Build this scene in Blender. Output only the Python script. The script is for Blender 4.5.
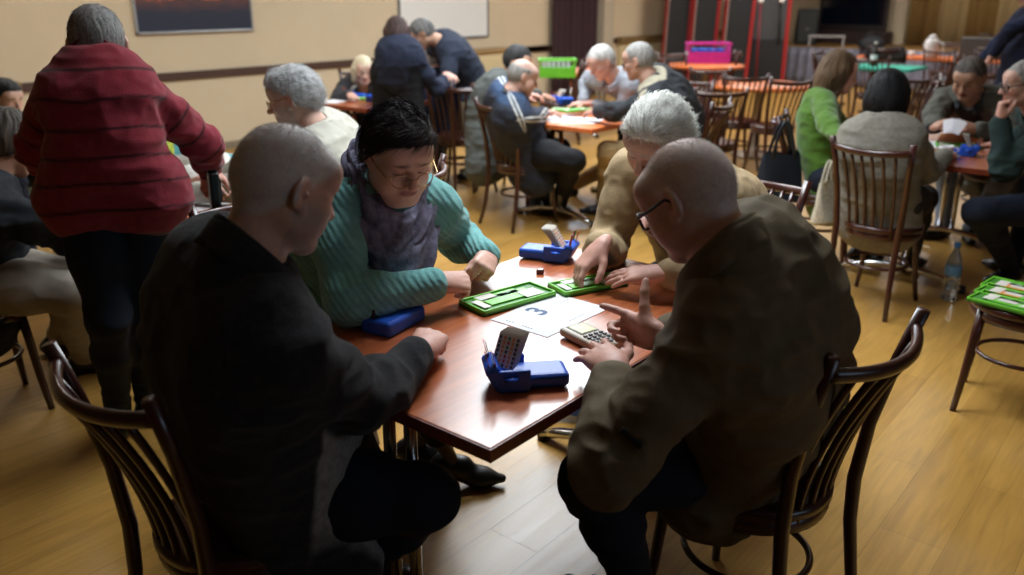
import bpy, bmesh, math, random
import numpy as np
from mathutils import Vector, Matrix

# ------------------------------------------------------------------ camera, world, lights, exposure
for _o in list(bpy.data.objects): bpy.data.objects.remove(_o, do_unlink=True)
SC = bpy.context.scene
COL = SC.collection
FOC, CAM_H, PITCH, YAW = 850.0, 1.62, math.radians(18.95), math.radians(39.5)
cam = bpy.data.cameras.new('camera'); cam_o = bpy.data.objects.new('camera', cam); COL.objects.link(cam_o)
cam.sensor_width = 36.0; cam.lens = FOC / 1024.0 * 36.0; cam.clip_start = 0.05; cam.clip_end = 100
cam_o.location = (0, 0, CAM_H); cam_o.rotation_euler = (math.pi/2 - PITCH, 0, YAW)
cam.dof.use_dof = True; cam.dof.focus_distance = 2.35; cam.dof.aperture_fstop = 2.2
SC.camera = cam_o
SC.view_settings.view_transform = 'Standard'; SC.view_settings.look = 'None'
SC.view_settings.gamma = 1.0; SC.view_settings.use_curve_mapping = False
SC.view_settings.exposure = -0.85
W = bpy.data.worlds.new('world'); SC.world = W; W.use_nodes = True
W.node_tree.nodes['Background'].inputs[0].default_value = (0.75, 0.85, 1.0, 1)
W.node_tree.nodes['Background'].inputs[1].default_value = 0.6

def area_light(name, loc, size, power, color, rot=(0,0,0), sizey=None, spread=180):
    l = bpy.data.lights.new(name, 'AREA'); l.energy = power; l.color = color
    l.shape = 'RECTANGLE'; l.size = size; l.size_y = sizey or size; l.spread = math.radians(spread)
    o = bpy.data.objects.new(name, l); COL.objects.link(o); o.location = loc; o.rotation_euler = rot
    return o
# ceiling lamps that are switched on (far from the camera; the near and right-hand rows are off)
COOL = (0.86, 0.94, 1.0); WARM = (1.0, 0.97, 0.92)
LAMPS = [(-2.0, 2.95, 92, COOL, 105), (-3.6, 4.3, 110, COOL, 150), (-4.15, 5.7, 140, COOL, 180), (-5.8, 7.4, 150, COOL, 180), (-6.5, 3.2, 60, WARM, 160), (-5.4, 10.6, 120, WARM, 170), (-5.2, 13.8, 110, WARM, 170), (-1.6, 9.2, 18, COOL, 150), (-3.2, 15.4, 100, WARM, 170)]  # last entry: lamp added to brighten the stage end
for i, (x, y, p, c, spr) in enumerate(LAMPS):
    area_light('lamp_light', (x, y, 3.23), 1.15, p, c, spread=spr)
# daylight from the tall window high in the left wall
area_light('daylight_or_fill', (-8.42, 11.6, 2.55), 1.3, 260, (0.66, 0.82, 1.0), (0, -math.pi/2, 0), 1.3)
# weak cool fill light from an added, unseen window in the right-hand wall, behind the camera
area_light('daylight_or_fill', (4.12, 1.6, 2.1), 1.5, 22, (0.55, 0.76, 1.0), (0, math.pi/2, 0), 2.4)
# ------------------------------------------------------------------ helpers
V = Vector
def A(*v): return np.array(v if len(v) > 1 else v[0], float)
def _ray(u, v):
    x = (u - 512) / FOC; y = -(v - 287.5) / FOC
    fw = math.cos(PITCH) + y*math.sin(PITCH); up = -math.sin(PITCH) + y*math.cos(PITCH)
    return A(x*math.cos(YAW) - fw*math.sin(YAW), x*math.sin(YAW) + fw*math.cos(YAW), up)
def at(u, v, z):            # point of the plane at height z seen at photo position u, v
    d = _ray(u, v); return A(0, 0, CAM_H) + d * ((z - CAM_H) / d[2])
def far(u, v, r):           # point seen at u, v at horizontal distance r
    d = _ray(u, v); return A(0, 0, CAM_H) + d * (r / math.hypot(d[0], d[1]))
def dirv(deg): return A(math.cos(math.radians(deg)), math.sin(math.radians(deg)), 0)
def nrm(v):
    v = np.asarray(v, float); return v / (np.linalg.norm(v) + 1e-12)

def tag(o, label=None, cat=None, group=None, kind=None):
    if label: o['label'] = label
    if cat: o['category'] = cat
    if group: o['group'] = group
    if kind: o['kind'] = kind
    return o
def empty(name, loc, rz=0.0, label=None, cat=None, group=None):
    o = bpy.data.objects.new(name, None); COL.objects.link(o)
    o.location = loc; o.rotation_euler = (0, 0, rz); o.empty_display_size = 0.1
    return tag(o, label, cat, group)
def link(name, me, mats, parent=None, local=True):
    o = bpy.data.objects.new(name, me); COL.objects.link(o)
    for m in (mats if isinstance(mats, (list, tuple)) else [mats]): me.materials.append(m)
    if parent is not None:
        o.parent = parent
        if not local:
            M = Matrix.Translation(parent.location) @ parent.rotation_euler.to_matrix().to_4x4()
            o.matrix_parent_inverse = M.inverted()
    return o
def copy_tree(o, parent=None):
    c = o.copy(); COL.objects.link(c)
    if parent is not None: c.parent = parent
    for ch in [x for x in o.children]: copy_tree(ch, c)
    return c

class MB:
    """collects simple shapes into one mesh"""
    def __init__(s): s.v = []; s.f = []; s.m = []; s.sm = []
    def add(s, vs, fs, mi=0, smooth=True):
        n = len(s.v); s.v += [tuple(map(float, v)) for v in vs]
        for f in fs: s.f.append(tuple(i + n for i in f)); s.m.append(mi); s.sm.append(smooth)
    def box(s, c, d, bev=0.0, rot=None, mi=0, seg=2):
        bm = bmesh.new(); bmesh.ops.create_cube(bm, size=1.0)
        for v in bm.verts: v.co = V((v.co.x*d[0], v.co.y*d[1], v.co.z*d[2]))
        if bev > 0: bmesh.ops.bevel(bm, geom=bm.edges[:], offset=min(bev, min(d)*.49), segments=seg, affect='EDGES', profile=.5)
        M = Matrix.Translation(V(c))
        if rot is not None: M = M @ (rot if isinstance(rot, Matrix) else Matrix.Rotation(rot, 4, 'Z'))
        bm.transform(M); bm.verts.index_update()
        s.add([v.co[:] for v in bm.verts], [[v.index for v in f.verts] for f in bm.faces], mi, False); bm.free()
        return s
    def tube(s, pts, r, n=10, mi=0, closed=False, flat=None, cap=True):
        P = [np.asarray(p, float) for p in pts]; N = len(P)
        R = list(r) if isinstance(r, (list, tuple, np.ndarray)) else [r]*N
        T = []
        for i in range(N):
            a = P[(i-1) % N] if closed or i > 0 else P[i]; b = P[(i+1) % N] if closed or i < N-1 else P[i]
            T.append(nrm(b - a))
        ref = A(0, 0, 1.0) if abs(T[0][2]) < .9 else A(1.0, 0, 0)
        u = nrm(ref - T[0]*np.dot(ref, T[0])); vs = []
        for i in range(N):
            u = nrm(u - T[i]*np.dot(u, T[i])); w = np.cross(T[i], u)
            ku, kw = flat if flat else (1, 1)
            for k in range(n):
                a = 2*math.pi*k/n; vs.append(P[i] + R[i]*(math.cos(a)*u*ku + math.sin(a)*w*kw))
        fs = []
        for i in range(N if closed else N-1):
            j = (i+1) % N
            for k in range(n): fs.append((i*n+k, i*n+(k+1) % n, j*n+(k+1) % n, j*n+k))
        if cap and not closed: fs.append(tuple(range(n))[::-1]); fs.append(tuple((N-1)*n + k for k in range(n)))
        s.add(vs, fs, mi); return s
    def lathe(s, prof, n=24, c=(0,0,0), mi=0, sx=1.0, sy=1.0, caps=True):
        vs = []; fs = []
        for r, z in prof:
            for k in range(n):
                a = 2*math.pi*k/n; vs.append((c[0]+r*sx*math.cos(a), c[1]+r*sy*math.sin(a), c[2]+z))
        for i in range(len(prof)-1):
            for k in range(n): fs.append((i*n+k, i*n+(k+1) % n, (i+1)*n+(k+1) % n, (i+1)*n+k))
        if caps:
            fs.append(tuple(range(n))[::-1]); fs.append(tuple((len(prof)-1)*n+k for k in range(n)))
        s.add(vs, fs, mi); return s
    def grid(s, fn, nu, nv, mi=0, closed_u=False):
        vs = [fn(i/(nu if closed_u else nu-1), j/(nv-1)) for i in range(nu) for j in range(nv)]
        fs = []
        for i in range(nu if closed_u else nu-1):
            for j in range(nv-1):
                a = i*nv+j; b = ((i+1) % nu)*nv+j; fs.append((a, b, b+1, a+1))
        s.add(vs, fs, mi); return s
    def build(s, name, mats, parent=None, xf=None, local=True):
        me = bpy.data.meshes.new(name); me.from_pydata(s.v, [], s.f); me.update()
        me.polygons.foreach_set('material_index', s.m); me.polygons.foreach_set('use_smooth', s.sm)
        if xf is not None: me.transform(xf)
        bm = bmesh.new(); bm.from_mesh(me); bmesh.ops.recalc_face_normals(bm, faces=bm.faces[:]); bm.to_mesh(me); bm.free()
        return link(name, me, mats, parent, local)

def arc(c, r, a0, a1, n, z=0.0):
    return [(c[0]+r*math.cos(math.radians(a0+(a1-a0)*i/(n-1))), c[1]+r*math.sin(math.radians(a0+(a1-a0)*i/(n-1))), z) for i in range(n)]
def bez(p0, p1, p2, n):
    p0, p1, p2 = map(lambda p: np.asarray(p, float), (p0, p1, p2))
    return [(1-t)**2*p0 + 2*t*(1-t)*p1 + t*t*p2 for t in np.linspace(0, 1, n)]

# ------------------------------------------------------------------ materials
def lin(r, g, b):
    f = lambda c: ((c/255+.055)/1.055)**2.4 if c/255 > .04045 else c/255/12.92
    return (f(r), f(g), f(b), 1)
MATS = {}
def mat(name, col, rough=.6, metal=0.0, var=.12, scale=18.0, bump=0.0, bscale=None, spec=.5, stretch=None, attr=None, coat=0.0, sheen=0.0):
    """plain procedural surface: colour varied by noise, optional noise bump, optional colour attribute"""
    if name in MATS: return MATS[name]
    m = bpy.data.materials.new(name); m.use_nodes = True; nt = m.node_tree; N = nt.nodes; L = nt.links
    b = N['Principled BSDF']; b.inputs['Roughness'].default_value = rough; b.inputs['Metallic'].default_value = metal
    b.inputs['Specular IOR Level'].default_value = spec; b.inputs['Coat Weight'].default_value = coat
    b.inputs['Coat Roughness'].default_value = .15; b.inputs['Sheen Weight'].default_value = sheen
    tc = N.new('ShaderNodeTexCoord'); mp = N.new('ShaderNodeMapping'); L.new(tc.outputs['Object'], mp.inputs[0])
    if stretch: mp.inputs['Scale'].default_value = stretch
    nz = N.new('ShaderNodeTexNoise'); nz.inputs['Scale'].default_value = scale; nz.inputs['Detail'].default_value = 4
    L.new(mp.outputs[0], nz.inputs['Vector'])
    hsv = N.new('ShaderNodeHueSaturation')
    mr = N.new('ShaderNodeMapRange'); mr.inputs['From Min'].default_value = .3; mr.inputs['From Max'].default_value = .7
    mr.inputs['To Min'].default_value = 1-var; mr.inputs['To Max'].default_value = 1+var
    L.new(nz.outputs['Fac'], mr.inputs['Value']); L.new(mr.outputs[0], hsv.inputs['Value'])
    if attr:
        at_ = N.new('ShaderNodeAttribute'); at_.attribute_name = attr; L.new(at_.outputs['Color'], hsv.inputs['Color'])
    else: hsv.inputs['Color'].default_value = col
    L.new(hsv.outputs['Color'], b.inputs['Base Color'])
    if bump:
        n2 = N.new('ShaderNodeTexNoise'); n2.inputs['Scale'].default_value = bscale or scale*6; n2.inputs['Detail'].default_value = 3
        L.new(mp.outputs[0], n2.inputs['Vector'])
        bp = N.new('ShaderNodeBump'); bp.inputs['Strength'].default_value = bump; bp.inputs['Distance'].default_value = .004
        L.new(n2.outputs['Fac'], bp.inputs['Height']); L.new(bp.outputs[0], b.inputs['Normal'])
    MATS[name] = m; return m
def nodes_of(m):
    nt = m.node_tree; return nt.nodes, nt.links, nt.nodes['Principled BSDF']

CHAIR_WOOD = mat('dark_bentwood', lin(60, 26, 20), .3, var=.3, scale=6, stretch=(6, 6, 1), coat=.35)
CHROME = mat('chrome', lin(200, 200, 202), .16, 1.0, var=.05)
BLACK_PLASTIC = mat('black_plastic', lin(18, 18, 19), .45)
BLUE_PLASTIC = mat('blue_plastic', lin(24, 84, 196), .4, var=.06)
GREEN_PLASTIC = mat('green_plastic', lin(105, 190, 50), .4, var=.06)
DARK_GREEN_PLASTIC = mat('dark_green_plastic', lin(52, 116, 28), .5, var=.06)
PAPER = mat('paper', lin(222, 223, 228), .75, var=.02)
CARD = mat('card', lin(205, 200, 190), .5, var=.05)
PRINT = mat('print', lin(75, 95, 130), .7, var=.05)
PRINT_DARK = mat('dark_print', lin(60, 60, 70), .7, var=.05)
RED_PRINT = mat('red_print', lin(190, 45, 40), .6); ORANGE_PRINT = mat('orange_print', lin(222, 130, 60), .6); GREEN_PRINT = mat('green_print', lin(60, 130, 90), .6)
BEIGE_PLASTIC = mat('beige_plastic', lin(190, 178, 160), .45, var=.04)
LCD = mat('lcd', lin(165, 165, 55), .3, var=.05)
LAMP_WHITE = mat('lamp_white', lin(240, 240, 240), .5)

def wood_table_mat(name, c0, c1, rough=.3):
    m = mat(name, c0, rough); N, L, b = nodes_of(m)
    tc = N.new('ShaderNodeTexCoord'); mp = N.new('ShaderNodeMapping'); mp.inputs['Scale'].default_value = (26, 1.6, 3); L.new(tc.outputs['Object'], mp.inputs[0])
    nz = N.new('ShaderNodeTexNoise'); nz.inputs['Scale'].default_value = 2.2; nz.inputs['Detail'].default_value = 6; nz.inputs['Distortion'].default_value = .6
    L.new(mp.outputs[0], nz.inputs['Vector'])
    cr = N.new('ShaderNodeValToRGB'); cr.color_ramp.elements[0].color = c0; cr.color_ramp.elements[1].color = c1
    cr.color_ramp.elements[0].position = .33; cr.color_ramp.elements[1].position = .68
    L.new(nz.outputs['Fac'], cr.inputs[0]); L.new(cr.outputs[0], b.inputs['Base Color'])
    bp = N.new('ShaderNodeBump'); bp.inputs['Strength'].default_value = .12; bp.inputs['Distance'].default_value = .002
    L.new(nz.outputs['Fac'], bp.inputs['Height']); L.new(bp.outputs[0], b.inputs['Normal'])
    return m
TABLE_WOOD = wood_table_mat('cherry_tabletop', lin(158, 80, 44), lin(188, 106, 62), .28)
TABLE_WOOD.node_tree.nodes['Principled BSDF'].inputs['Coat Weight'].default_value = .6
TABLE_WOOD.node_tree.nodes['Principled BSDF'].inputs['Coat Roughness'].default_value = .2
TABLE_EDGE = wood_table_mat('cherry_edge', lin(104, 40, 22), lin(130, 54, 30), .35)
ORANGE_WOOD = wood_table_mat('orange_tabletop', lin(205, 105, 50), lin(225, 125, 66), .4)
# ------------------------------------------------------------------ the room
def plank_floor():
    m = mat('laminate_floor', lin(190, 145, 70), .3); N, L, b = nodes_of(m)
    tc = N.new('ShaderNodeTexCoord'); mp = N.new('ShaderNodeMapping'); mp.inputs['Rotation'].default_value = (0, 0, math.pi/2)
    L.new(tc.outputs['Object'], mp.inputs[0])
    br = N.new('ShaderNodeTexBrick'); br.inputs['Scale'].default_value = 1.0; br.inputs['Brick Width'].default_value = 1.28; br.inputs['Row Height'].default_value = .192
    br.inputs['Mortar Size'].default_value = .0016; br.inputs['Mortar Smooth'].default_value = .3; br.offset = .37
    br.inputs['Color1'].default_value = lin(180, 138, 70); br.inputs['Color2'].default_value = lin(166, 124, 60); br.inputs['Mortar'].default_value = lin(146, 108, 52)
    L.new(mp.outputs[0], br.inputs['Vector'])
    m2 = N.new('ShaderNodeMapping'); m2.inputs['Scale'].default_value = (14, 1.1, 1); L.new(tc.outputs['Object'], m2.inputs[0])
    nz = N.new('ShaderNodeTexNoise'); nz.inputs['Scale'].default_value = 2.4; nz.inputs['Detail'].default_value = 7; nz.inputs['Distortion'].default_value = 1.2
    L.new(m2.outputs[0], nz.inputs['Vector'])
    mr = N.new('ShaderNodeMapRange'); mr.inputs['From Min'].default_value = .3; mr.inputs['From Max'].default_value = .7; mr.inputs['To Min'].default_value = .82; mr.inputs['To Max'].default_value = 1.14
    L.new(nz.outputs['Fac'], mr.inputs['Value'])
    hs = N.new('ShaderNodeHueSaturation'); L.new(br.outputs['Color'], hs.inputs['Color']); L.new(mr.outputs[0], hs.inputs['Value'])
    L.new(hs.outputs[0], b.inputs['Base Color'])
    r2 = N.new('ShaderNodeMapRange'); r2.inputs['To Min'].default_value = .24; r2.inputs['To Max'].default_value = .38; L.new(nz.outputs['Fac'], r2.inputs['Value']); L.new(r2.outputs[0], b.inputs['Roughness'])
    bp = N.new('ShaderNodeBump'); bp.inputs['Strength'].default_value = .35; bp.inputs['Distance'].default_value = .0015; bp.invert = True
    L.new(br.outputs['Fac'], bp.inputs['Height']); L.new(bp.outputs[0], b.inputs['Normal'])
    return m
FLOOR = plank_floor()
WALL = mat('beige_paint', lin(202, 186, 158), .85, var=.03, scale=3, bump=.05, bscale=60)
WALL_LOW = mat('yellow_paint', lin(206, 190, 150), .85, var=.03, scale=3)
BROWN = mat('brown_rail', lin(72, 50, 42), .5, var=.1)
TAN = mat('tan_rail', lin(150, 122, 80), .6, var=.06)
BASEB = mat('baseboard', lin(128, 116, 96), .6, var=.05)
X0, X1, Y0, Y1, ZC = -8.5, 4.2, -3.2, 18.6, 3.3
def struct(name, mb, m, parent=None):
    o = mb.build(name, m, parent); o['kind'] = 'structure'; return o
struct('floor', MB().box(((X0+X1)/2, (Y0+Y1)/2, -.05), (X1-X0+.4, Y1-Y0+.4, .1)), FLOOR)
struct('ceiling', MB().box(((X0+X1)/2, (Y0+Y1)/2, ZC+.05), (X1-X0+.4, Y1-Y0+.4, .1)), mat('ceiling_paint', lin(196, 192, 186), .9, var=.02))
# left wall with the tall window opening high up, past the drape
WY0, WY1, WZ0, WZ1 = 10.9, 12.4, 1.85, 3.1
w = MB()
w.box((X0-.1, (Y0+WY0)/2, ZC/2), (.2, WY0-Y0, ZC)); w.box((X0-.1, (WY1+Y1)/2, ZC/2), (.2, Y1-WY1, ZC))
w.box((X0-.1, (WY0+WY1)/2, WZ0/2), (.2, WY1-WY0, WZ0)); w.box((X0-.1, (WY0+WY1)/2, (WZ1+ZC)/2), (.2, WY1-WY0, ZC-WZ1))
struct('wall_left', w, WALL)
struct('wall_back', MB().box(((X0+X1)/2, Y1+.1, ZC/2), (X1-X0+.4, .2, ZC)), WALL)
w = MB(); RY0, RY1, RZ0, RZ1 = .3, 2.9, 1.2, 2.9
w.box((X1+.1, (Y0+RY0)/2, ZC/2), (.2, RY0-Y0, ZC)); w.box((X1+.1, (RY1+Y1)/2, ZC/2), (.2, Y1-RY1, ZC))
w.box((X1+.1, (RY0+RY1)/2, RZ0/2), (.2, RY1-RY0, RZ0)); w.box((X1+.1, (RY0+RY1)/2, (RZ1+ZC)/2), (.2, RY1-RY0, ZC-RZ1))
DARKW = mat('dark_unseen_walls', lin(92, 66, 46), .6, var=.15, scale=3, stretch=(6, 6, 1))  # unseen walls made dark to cut bounce light on the foreground
struct('wall_right', w, DARKW)
struct('wall_front', MB().box(((X0+X1)/2, Y0-.1, ZC/2), (X1-X0+.4, .2, ZC)), mat('dark_unseen_walls', lin(92, 66, 46), .6, var=.15, scale=3, stretch=(6, 6, 1)))
win = MB()
for y in (WY0+.03, (WY0+WY1)/2, WY1-.03): win.box((X0-.06, y, (WZ0+WZ1)/2), (.07, .06, WZ1-WZ0))
for z in (WZ0+.03, WZ1-.03): win.box((X0-.06, (WY0+WY1)/2, z), (.068, WY1-WY0, .06))
wo = struct('window_1', win, mat('white_frame', lin(225, 225, 222), .4))
gm = mat('window_glass', (.9, .95, 1, 1), .02); gm.node_tree.nodes['Principled BSDF'].inputs['Transmission Weight'].default_value = 1.0
struct('window_pane', MB().box((X0-.07, (WY0+WY1)/2, (WZ0+WZ1)/2), (.006, WY1-WY0-.06, WZ1-WZ0-.06)), gm, wo)
win = MB()
for y in (RY0+.03, (RY0+RY1)/2, RY1-.03): win.box((X1+.06, y, (RZ0+RZ1)/2), (.07, .06, RZ1-RZ0))
for z in (RZ0+.03, RZ1-.03): win.box((X1+.06, (RY0+RY1)/2, z), (.068, RY1-RY0, .06))
wo = struct('fill_window', win, mat('white_frame', None))  # unseen window added as the source of the cool fill
struct('window_pane', MB().box((X1+.07, (RY0+RY1)/2, (RZ0+RZ1)/2), (.006, RY1-RY0-.06, RZ1-RZ0-.06)), gm, wo)
# wall rails and baseboards
struct('trim_1', MB().box((X0+.012, 7.35, .825), (.024, 8.2, .085), .004), BROWN)
struct('trim_2', MB().box((X0+.012, 10.66, .835), (.024, 1.02, .085), .004), BROWN)
struct('trim_3', MB().box((X0+.035, 2.0, .83), (.07, 2.5, .1), .004), TAN)
struct('baseboard_left', MB().box((X0+.01, (Y0+Y1)/2, .04), (.02, Y1-Y0, .08), .003), BASEB)
struct('baseboard_back', MB().box(((X0+X1)/2, Y1-.01, .04), (X1-X0-.06, .02, .08), .003), BASEB)
# pale column past the drape, and the low panelled recess after it
struct('column_1', MB().box((X0+.11, 12.62, ZC/2), (.22, .3, ZC), .006), mat('column_paint', lin(176, 166, 146), .8, var=.03))
struct('trim_4', MB().box((X0+.012, 12.98, .87), (.024, .4, .09), .004), BROWN)
struct('trim_5', MB().box((X0+.06, 15.3, .88), (.12, 4.2, .1), .004), mat('tan_rail_shade_copy', lin(122, 98, 62), .6, var=.06))  # darker copy of the tan rail, shade put into its colour
struct('trim_6', MB().box((X0+.03, 15.3, .42), (.06, 4.1, .82), .004), WALL_LOW)

def radiator(y0, y1, name_lab, z1):
    t = empty('radiator_cover', (X0+.02, (y0+y1)/2, 0), 0, name_lab, 'radiator cover')
    L_ = y1-y0
    b = MB().box((.16, 0, z1/2), (.3, L_-.06, z1), .005)
    n = int(L_/.07)
    b.build('cabinet', WALL_LOW, t)
    g = MB()
    for i in range(n): g.box((.313, -L_/2+.05+(i+.5)*(L_-.1)/n, z1/2), (.012, .03, z1-.16), .003)
    g.build('slat_panel', WALL_LOW, t)
    MB().box((.17, 0, z1+.02), (.36, L_, .04), .006).build('top_board', TAN, t)
    return t
radiator(8.95, 10.05, 'low yellow box cover with a tan top board below the whiteboard corner', .86)
radiator(.9, 3.0, 'ribbed pale yellow radiator cover along the wall behind the dark-haired boy', .72)

# maroon drape by the window
dr = MB()
def drape(u, v):
    y = 11.2 + u*1.32; return (X0+.09+.035*math.sin(u*2*math.pi*8)*(.6+.4*v)+.01*math.sin(u*31), y, .02 + v*3.2)
dr.grid(drape, 130, 8)
d_o = dr.build('drape', mat('maroon_cloth', lin(52, 30, 36), .9, var=.15, scale=10, bump=.1)); tag(d_o, 'floor-length dark maroon drape hanging on the left wall', 'curtain')
d_o.modifiers.new('thickness', 'SOLIDIFY').thickness = .008

# picture and whiteboard on the left wall
def painting():
    t = empty('wall_picture', (X0, 5.1, 1.25), 0, 'framed dark picture with orange glow hanging on the left wall', 'picture')
    w_, h_ = 1.36, .95
    f = MB()
    f.box((.016, 0, .012), (.03, w_, .024), .004); f.box((.016, 0, h_-.012), (.03, w_, .024), .004)
    f.box((.016, -w_/2+.012, h_/2), (.03, .024, h_), .004); f.box((.016, w_/2-.012, h_/2), (.03, .024, h_), .004)
    f.build('frame', mat('silver_frame', lin(176, 178, 180), .35, .6), t)
    m = mat('picture_print', lin(40, 44, 58), .45); N, L, b = nodes_of(m)
    tc = N.new('ShaderNodeTexCoord'); sp = N.new('ShaderNodeSeparateXYZ'); L.new(tc.outputs['Object'], sp.inputs[0])
    mp = N.new('ShaderNodeMapping'); mp.inputs['Scale'].default_value = (1, 1.8, 9); L.new(tc.outputs['Object'], mp.inputs[0])
    nz = N.new('ShaderNodeTexNoise'); nz.inputs['Scale'].default_value = 2.6; nz.inputs['Detail'].default_value = 5; L.new(mp.outputs[0], nz.inputs[0])
    mr = N.new('ShaderNodeMapRange'); mr.inputs['From Min'].default_value = .16; mr.inputs['From Max'].default_value = .36; L.new(sp.outputs['Z'], mr.inputs['Value'])
    mu = N.new('ShaderNodeMath'); mu.operation = 'MULTIPLY'; L.new(mr.outputs[0], mu.inputs[0]); L.new(nz.outputs['Fac'], mu.inputs[1])
    cr = N.new('ShaderNodeValToRGB'); e = cr.color_ramp.elements; e[0].color = lin(38, 44, 62); e[0].position = .1; e[1].color = lin(200, 104, 62); e[1].position = .62
    k = e.new(.42); k.color = lin(92, 58, 56)
    L.new(mu.outputs[0], cr.inputs[0]); L.new(cr.outputs[0], b.inputs['Base Color'])
    MB().box((.012, 0, h_/2), (.014, w_-.04, h_-.04)).build('print', m, t)
painting()
t = empty('whiteboard', (X0, 8.87, 1.05), 0, 'white writing board in a grey frame on the left wall', 'whiteboard')
f = MB()
for z in (.012, 1.19): f.box((.014, 0, z), (.028, 1.76, .026), .005)
for y in (-.87, .87): f.box((.014, y, .6), (.028, .026, 1.2), .005)
f.build('frame', mat('grey_frame', lin(120, 122, 126), .4, .5), t)
MB().box((.01, 0, .6), (.014, 1.72, 1.16)).build('board', mat('white_enamel', lin(226, 228, 226), .35, var=.01), t)

# ceiling lamps (above the frame; the one nearest the stage is added)
lamp0 = None
for i, (x, y, p, c, spr) in enumerate(LAMPS + [(-.6, 5.0, 0, 0, 0), (-1.6, 1.0, 0, 0, 0), (1.8, 5.0, 0, 0, 0), (1.8, 9.2, 0, 0, 0)]):
    t = empty('ceiling_lamp', (x, y, ZC), 0, 'square recessed ceiling lamp above the hall', 'lamp', 'ceiling lamps of the hall')
    MB().box((0, 0, -.02), (1.26, 1.26, .04), .008).build('lamp_tray', LAMP_WHITE, t)
    if p:
        em = mat('lamp_diffuser_%d' % i, (1, 1, 1, 1), .5); b = em.node_tree.nodes['Principled BSDF']
        b.inputs['Emission Color'].default_value = (c[0], c[1], c[2], 1); b.inputs['Emission Strength'].default_value = 6.0
    else: em = mat('lamp_diffuser_off', lin(205, 205, 205), .5)
    MB().box((0, 0, -.046), (1.18, 1.18, .012), .003).build('diffuser', em, t)

# ---- the stage end of the hall
STY = 16.7
stage_wood = mat('stage_boards', lin(150, 112, 62), .5, var=.15, scale=3, stretch=(1, 9, 1))
struct('floor_stage', MB().box(((-7.15+X1)/2, (STY+Y1)/2+.0, .35), (X1+7.15, Y1-STY-.02, .7), .01), stage_wood)
sk = MB()
def skirt(u, v):
    x = -7.1 + u*(X1+7.0); a = u*2*math.pi*62
    return (x, STY-.05-(.035*(1-v)+.008)*math.sin(a), .01+.675*v)
sk.grid(skirt, 900, 5)
o = sk.build('stage_skirt', mat('grey_satin', lin(120, 122, 140), .5, var=.2, scale=8, sheen=.3)); tag(o, 'gathered grey cloth skirt along the front of the stage', 'stage skirt'); o.modifiers.new('thickness', 'SOLIDIFY').thickness = .006
# striped back curtain of the stage
cu = MB()
def bcurt(u, v):
    x = -5.15 + u*(X1+5.0); return (x, Y1-.12-.03*math.sin(u*2*math.pi*30), .72+v*2.5)
cu.grid(bcurt, 420, 4)
m = mat('striped_curtain', lin(150, 118, 56), .85); N, L, b = nodes_of(m)
tc = N.new('ShaderNodeTexCoord'); mp = N.new('ShaderNodeMapping'); mp.inputs['Scale'].default_value = (1/1.02, 1, 1); L.new(tc.outputs['Object'], mp.inputs[0])
sp = N.new('ShaderNodeSeparateXYZ'); L.new(mp.outputs[0], sp.inputs[0]); fr = N.new('ShaderNodeMath'); fr.operation = 'FRACT'; L.new(sp.outputs['X'], fr.inputs[0])
gt = N.new('ShaderNodeMath'); gt.operation = 'GREATER_THAN'; gt.inputs[1].default_value = .5; L.new(fr.outputs[0], gt.inputs[0])
mx = N.new('ShaderNodeMix'); mx.data_type = 'RGBA'; mx.inputs['A'].default_value = lin(120, 92, 46); mx.inputs['B'].default_value = lin(152, 130, 90)
L.new(gt.outputs[0], mx.inputs['Factor']); L.new(mx.outputs['Result'], b.inputs['Base Color'])
o = cu.build('stage_curtain', m); tag(o, 'brown and tan striped curtain across the back of the stage', 'curtain'); o.modifiers.new('thickness', 'SOLIDIFY').thickness = .008
# ---- things at the far end
RED = mat('red_metal', lin(158, 36, 38), .45); BLACKP = mat('black_board', lin(22, 24, 28), .6, var=.2, scale=4)
def folded_panel(x, y, wd, label, tilt=.03):
    t = empty('folding_board', (x, y, 0), math.radians(40), label, 'folding board', 'black folding boards stood on end')
    R = Matrix.Rotation(tilt, 4, 'Y')
    MB().box((0, 0, 1.25), (wd, .1, 2.3), .01, R).build('board', BLACKP, t)
    f = MB()
    for s in (-1, 1): f.box((s*(wd/2+.03), 0, 1.25), (.06, .14, 2.4), .012, R)
    f.box((0, 0, .06), (wd+.1, .14, .06), .01, R); f.build('frame', RED, t)
    MB().box((-wd/2-.02, -.07, 1.25), (.02, .04, 2.3), .004, R).build('edge_strip', mat('grey_strip', lin(140, 136, 128), .5), t)
    k = MB(); k.tube([(wd/2+.2, -.02, 0.02), (wd/2+.16, -.02, 1.5)], .022); k.build('support_bar', mat('dark_red_metal', lin(110, 24, 36), .5), t)
    MB().lathe([(.0, 0), (.035, .005), (.045, .04), (.03, .09), (.0, .1)], 14, (wd/2+.16, -.02, 1.5)).build('knob', LAMP_WHITE, t)
folded_panel(*far(677, 38, 16.2)[:2], .36, 'leftmost of the three tall black boards with red frames by the stage')
folded_panel(*far(704, 38, 16.2)[:2], .36, 'middle one of the three tall black boards with red frames')
folded_panel(*far(737, 38, 16.2)[:2], .40, 'third tall black board with red frames, next to the wide grey board')
p = far(763, 40, 16.6)
t = empty('partition_board', (p[0], p[1], 0), math.radians(36), 'wide dark grey upright board with a red right-hand edge', 'partition board')
MB().box((0, 0, 1.25), (.74, .08, 2.3), .01).build('board', mat('dark_grey_board', lin(64, 66, 68), .7, var=.12, scale=4), t)
MB().box((.4, 0, 1.25), (.07, .12, 2.4), .01).build('frame', RED, t)
MB().box((0, -.06, .5), (.72, .06, .8), .02).build('lower_case', BLACKP, t)
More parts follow.
